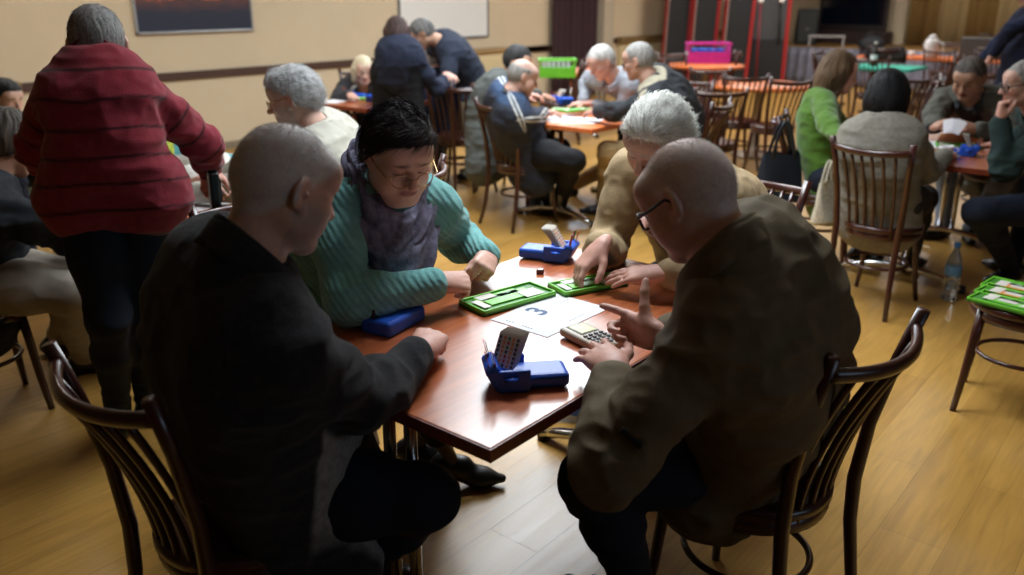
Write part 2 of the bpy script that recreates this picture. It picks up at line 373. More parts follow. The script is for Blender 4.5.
for s, z0 in ((-1, .35), (1, .8)):
    MB().tube([(s*.26, -.1, z0), (s*.24, -.1, 1.5)], .022).build('support_bar', RED if s < 0 else BLACKP, t)
    MB().lathe([(.0, 0), (.035, .005), (.045, .04), (.03, .09), (.0, .1)], 14, (s*.24, -.1, 1.5)).build('knob', LAMP_WHITE, t)

def loudspeaker(x, y, z, rz, label):
    t = empty('loudspeaker', (x, y, z), rz, label, 'speaker')
    bm = MB(); w2, d2, h = .23, .2, .68
    vs = []
    for zz, k in ((0, 1), (.02, 1.03), (h*.55, 1.0), (h-.03, .92), (h, .86)):
        vs.append([(-w2*k, -d2*.9), (-w2*.8*k, -d2*k), (w2*.8*k, -d2*k), (w2*k, -d2*.9), (w2*.62*k, d2*k), (-w2*.62*k, d2*k)])
    zz = (0, .02, h*.55, h-.03, h); n = 6
    pts = [(px, py, zz[i]) for i, ring in enumerate(vs) for px, py in ring]
    fs = [(i*n+k, i*n+(k+1) % n, (i+1)*n+(k+1) % n, (i+1)*n+k) for i in range(4) for k in range(n)] + [tuple(range(n))[::-1], tuple(4*n+k for k in range(n))]
    bm.add(pts, fs, 0, False); bm.build('cabinet', BLACK_PLASTIC, t)
    MB().box((0, -d2-.012, h*.5), (.36, .02, h*.84), .012).build('grille', mat('grey_grille', lin(58, 62, 62), .6, .3, var=.1, scale=200), t)
    MB().box((0, -d2-.024, h*.44), (.06, .008, .018), .002).build('badge', mat('badge', lin(150, 150, 150), .4), t)
p = far(803.5, 44, 18.7); loudspeaker(p[0], p[1], .7, math.radians(32), 'black loudspeaker standing on the left end of the stage')
# dark glossy screen at the back of the stage
p = far(851, 20, 19.1)
t = empty('television', (p[0], 18.18, .7), 0, 'large dark television screen at the back of the stage', 'television')
MB().box((0, 0, .96), (1.36, .09, 1.5), .02).build('case', mat('screen_case', lin(28, 18, 20), .4), t)
MB().box((0, -.048, 1.02), (1.24, .01, 1.3), .003).build('screen', mat('dark_glass', lin(10, 16, 28), .12, var=.4, scale=1.5), t)
MB().box((0, .02, .12), (1.5, .5, .24), .02).build('cabinet', mat('dark_cabinet', lin(40, 24, 22), .5), t)
# low white rack in front of it
p = far(826, 44, 17.9)
t = empty('rack', (p[0], p[1], .7), math.radians(20), 'low white metal rack standing on the stage beside the loudspeaker', 'rack')
fr = MB(); WM = mat('white_metal', lin(165, 165, 165), .5)
for x in (-.3, .3):
    for y in (-.15, .15): fr.box((x, y, .09), (.03, .03, .18), .004)
fr.build('frame', WM, t); MB().box((0, 0, .19), (.66, .36, .03), .005).build('shelf', WM, t)
# dark bag on the stage edge
p = far(871, 46, 17.4)
b = MB(); b.lathe([(.0, 0), (.2, .01), (.25, .06), (.22, .15), (.12, .22), (.03, .25), (0, .25)], 20, (0, 0, 0), 0, 1.0, .6)
t = empty('duffel_bag', (p[0], p[1], .7), .6, 'dark lumpy bag left on the stage edge under the television', 'bag')
b.build('body', mat('dark_nylon', lin(28, 30, 36), .7, bump=.3), t); MB().tube(bez((-.15, 0, .16), (0, 0, .46), (.15, 0, .16), 14), .014).build('strap', BLACK_PLASTIC, t)

# ------------------------------------------------------------------ chairs
def chair_parts():
    P = {}
    SZ = .46
    P['seat'] = [MB().lathe([(0, -.006), (.10, -.004), (.17, .006), (.195, .008), (.207, 0), (.207, -.02), (.195, -.03), (0, -.03)], 40, (0, .01, SZ), 0, 1.0, 1.02, caps=False)]
    hoop = [(.188*math.cos(a), .01+.19*math.sin(a), SZ-.045) for a in np.linspace(0, 2*math.pi, 41)[:-1]]
    P['seat_frame'] = [MB().tube(hoop, .016, 8, closed=True, flat=(1.5, 1))]
    ring = [(.158*math.cos(a), -.005+.165*math.sin(a), .235) for a in np.linspace(0, 2*math.pi, 41)[:-1]]
    P['stretcher'] = [MB().tube(ring, .0095, 8, closed=True)]
    legs = []
    for s in (-1, 1):
        pts = [(s*.125, .155, .44), (s*.138, .168, .3), (s*.15, .178, .15), (s*.172, .192, 0)]
        legs.append(MB().tube(pts, [.019, .017, .0155, .0125], 10))
    P['front_leg'] = legs
    posts = []
    for s in (-1, 1):
        pts = [(s*.19, -.265, 0), (s*.172, -.222, .16), (s*.165, -.198, .34), (s*.168, -.192, .46), (s*.178, -.205, .62), (s*.192, -.243, .8), (s*.206, -.278, .93)]
        mb = MB().tube(pts, [.0135, .0155, .017, .018, .0165, .0155, .016], 12)
        posts.append(mb)
    P['back_post'] = posts
    # top rail: bowed backwards between the posts, a little below their tops
    rail = []
    for q in np.linspace(-1, 1, 21): rail.append((q*.202, -.268-.062*(1-q*q), .885-.012*(1-q*q)))
    P['top_rail'] = [MB().tube(rail, .0155, 10, flat=(1.15, .85))]
    sp = []
    for k in range(6):
        q = -1 + 2*(k+1)/7
        a = A(q*.155, -.182*math.sqrt(max(0, 1-(q*.75)**2)), SZ-.05); m = A(q*.168, -.18-.035*(1-q*q), .62); e = A(q*.19, -.268-.062*(1-q*q), .882-.012*(1-q*q))
        sp.append(MB().tube(bez(a, 2*m-.5*(a+e), e, 10), .0085, 8, flat=(1.0, 1.05)))
    P['spindle'] = sp
    return P
_cp = chair_parts()
def make_chair():
    t = empty('bentwood_chair', (0, 0, 0), 0)
    for nm in ('seat', 'seat_frame', 'stretcher', 'front_leg', 'back_post', 'top_rail', 'spindle'):
        for mb in _cp[nm]: mb.build(nm, CHAIR_WOOD, t)
    return t
CH0 = make_chair(); _ch_used = [False]
CHG = 'dark bentwood spindle-back chairs of the hall'
def chair(x, y, face, label, sc=1.0):
    """chair whose seat is centred on x, y and whose sitter looks towards the world angle `face`"""
    o = CH0 if not _ch_used[0] else copy_tree(CH0)
    _ch_used[0] = True
    o.location = (x, y, 0); o.rotation_euler = (0, 0, math.radians(face-90)); o.scale = (1, 1, 1)
    return tag(o, label, 'chair', CHG)
def chair_rail(u, v, face, label, z=.92):
    p = at(u, v, z)[:2] + .28*dirv(face)[:2]
    return chair(p[0], p[1], face, label)

# ------------------------------------------------------------------ tables
def arched_foot(y, w=.36):
    m = MB(); pts = [(-w, y, .022), (-w*.8, y, .05), (-w*.4, y, .085), (0, y, .1), (w*.4, y, .085), (w*.8, y, .05), (w, y, .022)]
    return m.tube(pts, .02, 12, flat=(1, 1.3))
def bridge_table(x0, x1, y0, y1, label, z=.75, top=None, edge=None):
    cx, cy = (x0+x1)/2, (y0+y1)/2; w, l = x1-x0, y1-y0
    t = empty('card_table', (cx, cy, 0), 0, label, 'table')
    MB().box((0, 0, z-.016), (w, l, .032), .003, mi=0).build('tabletop', top or TABLE_WOOD, t)
    e = MB()
    for s in (-1, 1):
        e.box((s*(w/2+.0015), 0, z-.017), (.003, l, .03)); e.box((0, s*(l/2+.0015), z-.017), (w+.006, .003, .03))
    e.build('edge_band', edge or TABLE_EDGE, t)
    for s in (-1, 1):
        yy = s*(l/2-.12)
        for k in (-.038, .038): MB().tube([(k, yy, .09), (k, yy, z-.05)], .0165, 14).build('column', CHROME, t)
        f = arched_foot(yy, min(.36, w*.44)); ft = f.build('foot', CHROME, t)
        for k in (-1, 1): MB().lathe([(0, 0), (.024, 0), (.026, .02), (.02, .042), (0, .045)], 14, (k*min(.36, w*.44), yy, 0)).build('foot_cap', BLACK_PLASTIC, ft)
        MB().box((0, yy, z-.042), (.5, .06, .02), .004).build('top_bracket', BLACK_PLASTIC, t)
    MB().box((0, 0, z-.06), (.03, l-.24, .03), .004).build('beam', CHROME, t)
    return t
def round_table(x, y, r, label, z=.75):
    t = empty('round_table', (x, y, 0), 0, label, 'table')
    MB().lathe([(0, z-.035), (r-.01, z-.035), (r, z-.028), (r, z-.006), (r-.006, z), (0, z)], 56, caps=False).build('tabletop', ORANGE_WOOD, t)
    MB().lathe([(.0, 0), (.24, 0), (.25, .012), (.2, .035), (.07, .06), (.05, .1), (.045, z-.08), (.09, z-.05), (.12, z-.036), (0, z-.036)], 36, caps=False).build('pedestal', mat('grey_pedestal', lin(150, 138, 120), .35, .5), t)
    return t
T1 = bridge_table(-1.81, -1.005, 1.15, 2.45, 'reddish wooden card table in front, with the paper marked 3 on it')
T2 = bridge_table(-1.72, -.89, 5.09, 6.4, 'dark red card table with the white cup, before the man in olive jacket', .74)
T3 = bridge_table(-4.14, -3.36, 4.95, 6.2, 'orange-edged card table between the man in tracksuit top and the man in black jacket', .74, ORANGE_WOOD, ORANGE_WOOD)
T4 = bridge_table(-6.1, -5.42, 4.7, 5.45, 'small reddish card table at which the blonde woman sits', .74)
T5 = bridge_table(-4.06, -3.24, 1.66, 2.9, 'card table with white paper reached for by the man in the red striped sweater', .745)
p = at(760, 84, .75); round_table(p[0], p[1], .52, 'empty orange round table in the middle of the hall, beyond the black handbag')
p = at(706, 64.5, .75); round_table(p[0], p[1], .5, 'orange table carrying the pink and blue box near the stage')
p = at(567, 72, .75)
bridge_table(p[0]-.32, p[0]+.5, p[1]-.1, p[1]+.75, 'orange table carrying the green crate near the maroon drape', .75, ORANGE_WOOD, ORANGE_WOOD)
LT = bridge_table(-4.5, -2.0, 13.75, 14.5, 'long orange table with cups in front of the stage', .75, ORANGE_WOOD, ORANGE_WOOD)
TT = bridge_table(-3.9, -3.08, 11.45, 12.25, 'small square table with a turquoise top', .75, mat('turquoise_felt', lin(50, 185, 160), .8), mat('turquoise_edge', lin(40, 150, 130), .7))

# ---- chairs, each beside something that can be found
chair(-1.59, .93, 90, 'chair under the man in the black fleece, its bowed top rail at the lower left')
chair(-.745, 1.875, 171, 'chair with tall spindles holding the bald man in the olive jacket')
chair(-2.42, 1.72, 0, 'chair beneath the woman in the turquoise sweater')
chair(-1.44, 3.04, 262, 'chair behind the white-haired man in the beige jacket')
chair(-1.30, 4.74, 84, 'chair with the dark-haired woman in the grey coat seated on it')
chair(*far(824, 160, 5.62)[:2], 16, 'chair under the woman in the green sweater, handbag slung on its back')
chair(-1.18, 6.80, 262, 'chair of the grey-haired man in the olive jacket, beyond the cup table')
chair(-.36, 5.66, 180, 'chair of the man in glasses at the right edge of the picture')
chair(-.43, 3.78, 186, 'empty chair with green card boards stacked on its seat')
chair(-3.90, 4.86, 80, 'chair of the man in the dark blue tracksuit top')
chair(-4.62, 5.62, 0, 'chair of the man half hidden behind the tracksuit top')
chair(-3.68, 6.72, 270, 'chair of the white-haired man in the grey shirt')
chair(-3.0, 5.6, 188, 'chair of the man in the black jacket with a beige shoulder patch')
chair_rail(450, 84.5, 118, 'chair whose back the woman in the navy blazer holds')
chair_rail(475, 85, 150, 'chair between the navy blazer chair and the tracksuit man')
chair(-6.55, 5.66, -35, 'chair behind the blonde woman at the small card table')
chair(-2.88, 2.5, 205, 'chair of the man with glasses and grey-white hair', )
chair(-3.68, 1.06, 84, 'chair at the left edge with the sitter in pale trousers')
chair(-4.45, 2.1, 0, 'chair of the person in the teal top and white sleeves')
chair(-6.2, 2.1, 10, 'chair of the dark-haired boy at the far left')
chair_rail(747, 73.5, 128, 'empty chair standing at the near side of the orange round table', .93)
chair_rail(722, 88, 128, 'empty chair at the left side of the orange round table', .93)
chair_rail(793, 77, 140, 'empty chair with a pale-lit rail at the right of the orange round table', .93)
chair_rail(672, 52, 320, 'chair at the left of the pink box table')
chair_rail(738, 51, 215, 'chair at the right of the pink box table')
chair_rail(711, 68, 125, 'chair at the near side of the pink box table')
chair_rail(583, 61, 215, 'chair pushed to the green crate table')
chair(-3.95, 13.55, 90, 'chair with a black garment over its back at the long orange table')
chair(-3.2, 13.5, 90, 'chair in front of the white pot on the long orange table')
chair(-2.55, 13.5, 90, 'chair in front of the grey case on the long orange table')
chair(-4.1, 11.8, 0, 'chair at the left side of the turquoise table')
chair(-2.9, 11.9, 180, 'chair at the right side of the turquoise table')
chair(-3.4, 11.25, 90, 'chair at the near side of the turquoise table')
chair_rail(938, 80, 200, 'chair with a pale-lit rail behind the grey-haired man in the olive jacket')
chair_rail(913, 76, 120, 'chair right of the dark-haired woman, before the long orange table')
chair(-3.6, 15.3, 270, 'chair on the far side of the long orange table, left one')
chair(-2.9, 15.3, 270, 'chair on the far side of the long orange table, middle one')
# ------------------------------------------------------------------ small things on the tables
def rounded_slab(mb, c, d, r=.008, rot=None, mi=0): return mb.box(c, d, r, rot, mi, 3)
def bidding_box(x, y, z, rz, label, tilt=0.0, cards=True, lean=.9, turn=0.0):
    """hinged plastic box: a long tray lying down, a cheek block with the fan of bidding cards"""
    t = empty('bidding_box', (x, y, z), rz, label, 'bidding box', 'blue bidding boxes')
    rounded_slab(MB(), (.085, 0, .022), (.15, .088, .036), .012).build('tray', BLUE_PLASTIC, t)
    b = MB()
    R = Matrix.Rotation(-.5, 4, 'Y')
    rounded_slab(b, (-.012, 0, .035), (.034, .1, .066), .01, R)
    rounded_slab(b, (.028, -.047, .03), (.075, .012, .055), .005); rounded_slab(b, (.028, .047, .03), (.075, .012, .055), .005)
    b.build('card_holder', BLUE_PLASTIC, t)
    for s in (-1, 1): MB().lathe([(0, 0), (.016, .001), (.017, .008), (0, .009)], 14, (.02, s*.054, .034)).build('hinge', BLUE_PLASTIC, t)
    if cards:
        c = MB(); pr = MB()
        for k in range(9):
            a = lean - .018*k
            R = Matrix.Rotation(turn, 4, 'Z') @ Matrix.Rotation(math.pi/2-a, 4, 'Y')
            M = Matrix.Translation(V((.006, 0, .05))) @ Matrix.Rotation(turn, 4, 'Z') @ Matrix.Translation(V((.0022*k, 0, 0))) @ Matrix.Rotation(math.pi/2-a, 4, 'Y')
            off = -.05
            bm = MB(); c.box((M @ V((0, 0, .036+.0012*k)))[:], (.0012, .062, .082), .0, R)
        cc = c.build('bidding_cards', CARD, t)
        a = lean; R = Matrix.Rotation(turn, 4, 'Z') @ Matrix.Rotation(math.pi/2-a, 4, 'Y'); M = Matrix.Translation(V((.006, 0, .05))) @ R
        rnd = random.Random(3); pm = [PRINT_DARK, ORANGE_PRINT, GREEN_PRINT, RED_PRINT]
        for r_ in range(7):
            for q in range(5):
                pr.box((M @ V((-.0012, -.024+q*.012, -.0+r_*.0108)))[:], (.0006, .006, .008), 0, R, mi=(0 if q == 0 or q == 4 else (1 if q in (1, 3) else rnd.choice([0, 2, 3]))))
        pr.build('card_print', pm, cc)
        s = MB(); R2 = Matrix.Rotation(-.25, 4, 'Y')
        for k, (yy, mi) in enumerate(((-.036, 0), (-.03, 1), (.03, 2), (.036, 0), (-.026, 3))):
            s.box((-.018-.004*k, yy, .082), (.002, .016, .042), 0, R2, mi)
        s.build('pass_cards', [RED_PRINT, GREEN_PRINT, PRINT, ORANGE_PRINT], t)
    return t
b1 = bidding_box(*at(500, 385, .75)[:2], .75, math.radians(48), 'open blue bidding box with a fan of cards near the front corner', lean=1.05, turn=.85)
b2 = bidding_box(-1.655, 2.30, .75, math.radians(200), 'open blue bidding box at the far edge of the front table, its cards upright', lean=1.0)
# the box lying before the woman
t = empty('bidding_box', (*at(394, 326, .75)[:2], .75), math.radians(10), 'closed blue bidding box between the black fleece and the turquoise sleeve', 'bidding box', 'blue bidding boxes')
rounded_slab(MB(), (0, 0, .022), (.1, .17, .042), .01).build('tray', BLUE_PLASTIC, t)
rounded_slab(MB(), (-.03, -.05, .058), (.045, .05, .03), .006).build('catch', BLACK_PLASTIC, t)
c = MB()
for k in range(5): c.box((-.02, .055+.002*k, .085), (.062, .0012, .09), 0, Matrix.Rotation(.5, 4, 'Y') @ Matrix.Rotation(.35, 4, 'X'))
c.build('bidding_cards', mat('pinkish_card', lin(176, 140, 132), .5, var=.05), t)

def card_board(x, y, z, rz, label, group, full=True, sc=1.0, windows=None, mark=False):
    """bridge board: green plastic tray with four pockets and a printed top"""
    t = empty('card_board', (x, y, z), rz, label, 'bridge board', group)
    L_, W_ = .25*sc, .115*sc
    rounded_slab(MB(), (0, 0, .006), (L_, W_, .012), .005).build('tray', DARK_GREEN_PLASTIC, t)
    r = MB(); h = .013
    for s in (-1, 1):
        r.box((0, s*(W_/2-.004), h), (L_-.006, .008, .012), .003); r.box((s*(L_/2-.004), 0, h), (.008, W_-.006, .012), .003)
    r.box((0, .0, h), (L_*.62, W_*.5, .009), .002); r.box((-L_*.08, W_*.2, h), (L_*.55, W_*.3, .009), .002)
    r.build('rim', GREEN_PLASTIC, t)
    c = MB()
    for (cx, cy, w, l) in windows or ((.062*sc, -.02*sc, .06, .05), (-.055*sc, .028*sc, .055, .03), (-.098*sc, -.01*sc, .022, .06)):
        MB().box((cx, cy, .0185), (w*sc, l*sc, .0015), 0).build('playing_cards', CARD, t)
    if mark:
        MB().box((-.04*sc, -.012*sc, .0172), (.066*sc, .034*sc, .003), .001).build('vulnerable_mark', ORANGE_PRINT, t)
    p_ = MB()
    rnd = random.Random(int(x*1000))
    for k in range(16): p_.box((rnd.uniform(-.07, .06)*sc, rnd.uniform(-.022, .03)*sc, .0176), (rnd.uniform(.012, .03)*sc, .0022, .0006), 0)
    p_.build('print', mat('pale_print', lin(190, 225, 200), .6), t)
    return t
BG = 'green bridge boards'
card_board(*at(508, 301, .75)[:2], .75, math.radians(79), 'green bridge board next to the sheet marked 3, by the woman in turquoise', BG, sc=1.12)
card_board(*at(588, 287, .75)[:2], .75, math.radians(68), 'green bridge board under the hand of the white-haired man', BG, sc=.95)
GC = mat('grey_card', lin(190, 188, 180), .5)
for k, (dx, dy, dz) in enumerate(((-.0, -.012, 0), (.0, .09, 0), (.0, .19, 0))):
    card_board(-.45+dx, 3.66+dy*1.1, .47, math.radians(-12+2*k), ('nearest', 'middle', 'farthest')[k]+' of the green card boards lying on the empty chair', BG, sc=1.35, mark=k > 0,
        windows=((-.105, 0, .03, .055), (-.04, -.01, .05, .022), (.045, -.022, .055, .018), (.09, .02, .05, .018)))
# white paper sheet with the number
_sc = (at(492, 321.6, .75)+at(608, 307, .75))/2; _q = at(538, 312, .75)-_sc
t = empty('score_sheet', (_sc[0], _sc[1], .7505), math.radians(-1), 'white paper sheet with a big 3, on the front table', 'paper sheet')
MB().box((0, 0, .0006), (.205, .297, .0012)).build('sheet', PAPER, t)
def text_obj(name, body, size, loc, rot, m, parent, bold=0.0, align='CENTER'):
    cu = bpy.data.curves.new(name, 'FONT'); cu.body = body; cu.size = size; cu.align_x = align; cu.align_y = 'CENTER'; cu.extrude = .0002; cu.offset = bold
    
    o = bpy.data.objects.new(name, cu); bpy.context.view_layer.update(); tmp = o
    me = bpy.data.meshes.new_from_object(tmp); bpy.data.objects.remove(tmp)
    o = link(name, me, m, parent); o.location = loc; o.rotation_euler = rot; return o
text_obj('numeral', '3', .095, (_q[0], _q[1], .0016), (0, 0, math.pi/2), PRINT, t, .0022)
pr = MB(); rnd = random.Random(5)
for (x, y, n, ax) in ((.075, -.01, 6, 1), (-.06, -.125, 3, 0), (.0, -.128, 4, 0), (-.035, .09, 4, 1), (-.045, .075, 3, 1)):
    for k in range(n):
        d = (.0025, .006, .0004) if ax else (.006, .0025, .0004)
        pr.box((x+(0 if ax else k*.010), y+(k*.012 if ax else 0)+rnd.uniform(-.001, .001), .0014), d)
pr.build('small_print', PRINT_DARK, t)
# second white slip by the far board, reflected paper next to the board
t = empty('paper_slip', (*at(537, 284, .75)[:2], .7502), math.radians(-6), 'small white slip on the front table beyond the left green board', 'paper slip')
MB().box((0, 0, .0004), (.07, .1, .0008)).build('sheet', PAPER, t)
# tiny metallic cap
t = empty('pencil_sharpener', (*at(540, 274, .75)[:2], .75), .5, 'tiny dark red sharpener on the front table by the far bidding box', 'sharpener')
MB().box((0, 0, .008), (.026, .014, .016), .003).build('body', mat('dark_red_plastic', lin(88, 34, 34), .35), t)
MB().box((.002, 0, .0168), (.018, .009, .0016), .0005).build('blade', CHROME, t)
# scoring device
def score_device(x, y, z, rz, label):
    t = empty('scoring_device', (x, y, z), rz, label, 'handheld device')
    rounded_slab(MB(), (0, 0, .014), (.165, .088, .024), .009, Matrix.Rotation(.02, 4, 'Y')).build('case', BEIGE_PLASTIC, t)
    b = MB(); b.box((-.04, .004, .0268), (.066, .064, .002), .001); b.build('screen_frame', mat('dark_bezel', lin(70, 66, 40), .5), t)
    MB().box((-.04, .004, .0282), (.056, .052, .0012)).build('screen', LCD, t)
    for r_ in range(4):
        for q in range(5): MB().box((.008+.015*q, -.027+.018*r_, .0285), (.009, .011, .004), .0015).build('key', mat('grey_key', lin(84, 84, 92), .5), t)
    return t
score_device(*at(591, 341, .755)[:2], .75, math.radians(-14), 'beige scoring device with yellow screen held by the bald man')
# bags under the front table
b = MB()
def bagf(u, v):
    a = u*2*math.pi; w = .17*(1-.25*v); d = .09*(1-.5*v)+.01*math.sin(5*a+6*v)
    return (w*math.copysign(abs(math.cos(a))**.6, math.cos(a)), d*math.copysign(abs(math.sin(a))**.6, math.sin(a)), v*.26)
p = at(580, 414, 0)
t = empty('carrier_bag', (p[0], p[1], 0), math.radians(30), 'white and blue carrier bag standing on the floor under the front table', 'bag')
b.grid(bagf, 36, 12, closed_u=True).build('body', mat('white_plastic_bag', lin(200, 200, 200), .4, var=.1, bump=.4, bscale=20), t)
MB().grid(lambda u, v: tuple(A(bagf(.5+u*.5, .12+v*.62))*A(1.02, 1.05, 1)), 24, 8).build('blue_panel', mat('blue_print', lin(40, 84, 170), .45), t)
MB().tube([(.03+.05*math.cos(a), -.095, .11+.03*math.sin(a)) for a in np.linspace(0, 5.6, 24)], .006, 6).build('emblem', LAMP_WHITE, t)
MB().tube(bez((-.06, 0, .25), (0, .02, .38), (.06, 0, .25), 12), .006, 8).build('handle', mat('white_plastic_bag', None), t)
p = at(655, 548, 0)
t = empty('carrier_bag', (-.98, 1.40, 0), math.radians(70), 'blue and white plastic bag on the floor below the bald man\'s seat', 'bag')
MB().grid(lambda u, v: tuple(A(bagf(u, v))*A(.85, 1, .95)), 36, 12, closed_u=True).build('body', mat('blue_bag', lin(34, 62, 140), .45, var=.15, bump=.4, bscale=20), t)
MB().tube(bez((-.06, 0, .23), (0, .02, .36), (.06, 0, .23), 12), .006, 8).build('handle', mat('white_plastic_bag', None), t)

# cup table
def cup(x, y, z, label):
    t = empty('cup', (x, y, z), .4, label, 'cup')
    CH = mat('white_china', lin(222, 222, 222), .25, var=.02)
    MB().lathe([(0, .003), (.03, .003), (.055, .008), (.075, .016), (.076, .019), (.054, .012), (.03, .008), (0, .008)], 32, caps=False).build('saucer', CH, t)
    MB().lathe([(0, .01), (.024, .01), (.026, .016), (.036, .04), (.042, .07), (.0405, .071), (.034, .04), (.022, .018), (0, .018)], 32, caps=False).build('bowl', CH, t)
    MB().tube([(.038, 0, .058), (.06, 0, .06), (.064, 0, .045), (.052, 0, .032), (.036, 0, .034)], .0045, 8).build('handle', CH, t)
cup(*at(945, 158, .74)[:2], .74, 'white cup on a saucer near the edge of the dark red card table')
bidding_box(*at(972, 156, .74)[:2], .74, math.radians(190), 'blue bidding box beside the white cup, a white card standing in it', lean=1.2)
card_board(*at(958, 147, .74)[:2], .74, math.radians(20), 'green bridge board behind the white cup', BG)
t = empty('score_sheet', (*at(938, 145, .74)[:2], .7405), .1, 'white paper lying left of the green board on the cup table', 'paper sheet'); MB().box((0, 0, .0006), (.2, .28, .0012)).build('sheet', PAPER, t)
# tables on the left and centre
bidding_box(*at(556, 103, .74)[:2], .74, 1.2, 'blue bidding box in front of the man in the tracksuit top')
bidding_box(*at(568, 118, .0)[:2]*0+at(566, 105, .74)[:2], .74, 2.6, 'blue bidding box across from the one by the tracksuit top', cards=False)
card_board(*at(567, 111, .74)[:2], .74, .5, 'pale green bridge board on the table of the man in the grey shirt', BG)
card_board(*at(575, 114, .745)[:2], .765, 1.3, 'pale green bridge board lying crosswise on another board', BG)
t = empty('score_sheet', (*at(573, 120, .74)[:2], .7405), .3, 'white paper at the near corner of the orange-edged card table', 'paper sheet'); MB().box((0, 0, .0006), (.42, .3, .0012)).build('sheet', PAPER, t)
bidding_box(*at(348, 98, .74)[:2], .74, .8, 'blue bidding box in front of the blonde woman', cards=True)
bidding_box(*at(372, 102, .74)[:2], .74, 2.0, 'blue bidding box at the right corner of the blonde woman\'s table', cards=False)
card_board(*at(361, 99.5, .74)[:2], .74, .5, 'green bridge board on the blonde woman\'s table', BG)
t = empty('score_sheet', (*at(337, 101, .74)[:2], .7405), .1, 'white paper at the left of the blonde woman\'s table', 'paper sheet'); MB().box((0, 0, .0006), (.21, .3, .0012)).build('sheet', PAPER, t)
t = empty('score_sheet', (*at(196, 199, .745)[:2], .7455), .1, 'large white paper beneath the hand of the man in the red striped sweater', 'paper sheet'); MB().box((0, 0, .0006), (.42, .6, .0012)).build('sheet', PAPER, t)
card_board(*at(204, 198, .75)[:2], .747, .9, 'green bridge board under the hand of the man in the red striped sweater', BG)
bidding_box(*at(232, 178, .745)[:2], .745, 2.2, 'blue bidding box in front of the man with glasses and grey-white hair')

# handbags
LEATHER = mat('dark_leather', lin(30, 36, 46), .35, var=.2, scale=8, bump=.3, bscale=30)
def tote(x, y, z, rz, w, d, h, m, label, strap, cat='handbag'):
    t = empty('handbag', (x, y, z), rz, label, cat)
    def f(u, v):
        a = u*2*math.pi; ww = w*(1-.18*v+.06*math.sin(3*v)); dd = d*(1-.65*v)+.012*math.sin(3*a+5*v)*(1-v)
        return (ww*math.copysign(abs(math.cos(a))**.55, math.cos(a)), dd*math.copysign(abs(math.sin(a))**.55, math.sin(a)), v*h+.015*math.sin(2*a)*v)
    b = MB().grid(f, 44, 14, closed_u=True); n = len(b.v)
    b.f.append(tuple(i*14 for i in range(44))[::-1]); b.m.append(0); b.sm.append(True)
    b.build('body', m, t)
    for s in (-1, 1): MB().tube(bez((-w*.5, s*d*.4, h*.93), (0, s*.01, h+2*strap), (w*.5, s*d*.4, h*.93), 18), .0075, 8, flat=(1.4, .7)).build('strap', LEATHER if m is LEATHER else m, t)
    return t
tote(*far(781, 160, 5.42)[:2], .42, math.radians(50), .145, .075, .29, LEATHER, 'dark glossy leather handbag hanging behind the woman in the green sweater', .20)
WW = mat('white_woven', lin(196, 190, 172), .7, var=.25, scale=90, bump=.5, bscale=80)
tote(*far(826, 205, 5.0)[:2], .40, math.radians(70), .085, .035, .24, WW, 'small pale woven bag hanging at the left of the grey coat chair', .12, 'bag')
# water bottle
p = at(948, 300, 0)
t = empty('water_bottle', (p[0], p[1], 0), 0, 'clear plastic water bottle standing on the floor by the empty chair', 'bottle')
PET = mat('clear_plastic', (.82, .92, 1, 1), .05, var=.01); PET.node_tree.nodes['Principled BSDF'].inputs['Transmission Weight'].default_value = .92
MB().lathe([(0, .004), (.03, 0), (.041, .012), (.042, .05), (.039, .06), (.042, .07), (.042, .12), (.039, .13), (.042, .14), (.042, .2), (.034, .25), (.016, .29), (.0135, .31)], 28, caps=False).build('body', PET, t)
MB().lathe([(.0426, .15), (.0432, .152), (.0432, .2), (.0426, .202)], 28, caps=False).build('label_band', mat('bottle_band', lin(90, 140, 180), .4, var=.2), t)
MB().lathe([(0, .335), (.015, .335), (.0165, .33), (.0165, .308), (0, .308)], 20, caps=False).build('cap', mat('blue_cap', lin(60, 120, 190), .4), t)
# things on the far tables
def crate(x, y, z, rz, w, d, h, m, label, cat):
    t = empty('crate', (x, y, z), rz, label, cat)
    MB().box((0, 0, .008), (w, d, .016), .004).build('bottom', m, t)
    for s in (-1, 1):
        MB().box((s*(w/2-.005), 0, h/2), (.012, d, h), .004).build('side', m, t); MB().box((0, s*(d/2-.005), h*.3), (w, .012, h*.55), .004).build('panel', m, t)
    r = MB()
    for s in (-1, 1): r.box((0, s*(d/2), h-.012), (w+.03, .028, .028), .006); r.box((s*(w/2), 0, h-.012), (.028, d+.03, .028), .006)
    r.build('rim', m, t); return t
BRG = mat('bright_green_plastic', lin(104, 186, 44), .4)
p = at(556, 77, .75)
crate(p[0], p[1]+.02, .75, .7, .40, .26, .2, BRG, 'bright green plastic crate on the orange table by the drape', 'crate')
for k in range(6):
    q = V((p[0], p[1]+.02, 0)) + Matrix.Rotation(.7, 3, 'Z') @ V((-.15+.055*k, 0, 0))
    t = empty('card_wallet', (q.x, q.y, .767), .7, 'white card wallet standing in the bright green crate', 'card wallet', 'card wallets in the green crate')
    MB().box((0, 0, .075), (.03, .18, .15), .004).build('sleeve', PAPER, t)
MAG = mat('magenta_plastic', lin(190, 40, 140), .45); 
p = at(707, 63, .75)
crate(p[0], p[1], .75, .65, .56, .3, .27, MAG, 'magenta plastic crate on the orange table near the stage', 'crate')
for k in range(4):
    q = V((p[0], p[1], 0)) + Matrix.Rotation(.65, 3, 'Z') @ V((-.19+.115*k, -.05, 0))
    t = empty('bidding_box', (q.x, q.y, .767), .65, 'blue bidding box packed in the magenta crate', 'bidding box', 'blue boxes in the magenta crate')
    rounded_slab(MB(), (0, 0, .09), (.1, .1, .18), .012).build('tray', BLUE_PLASTIC, t)
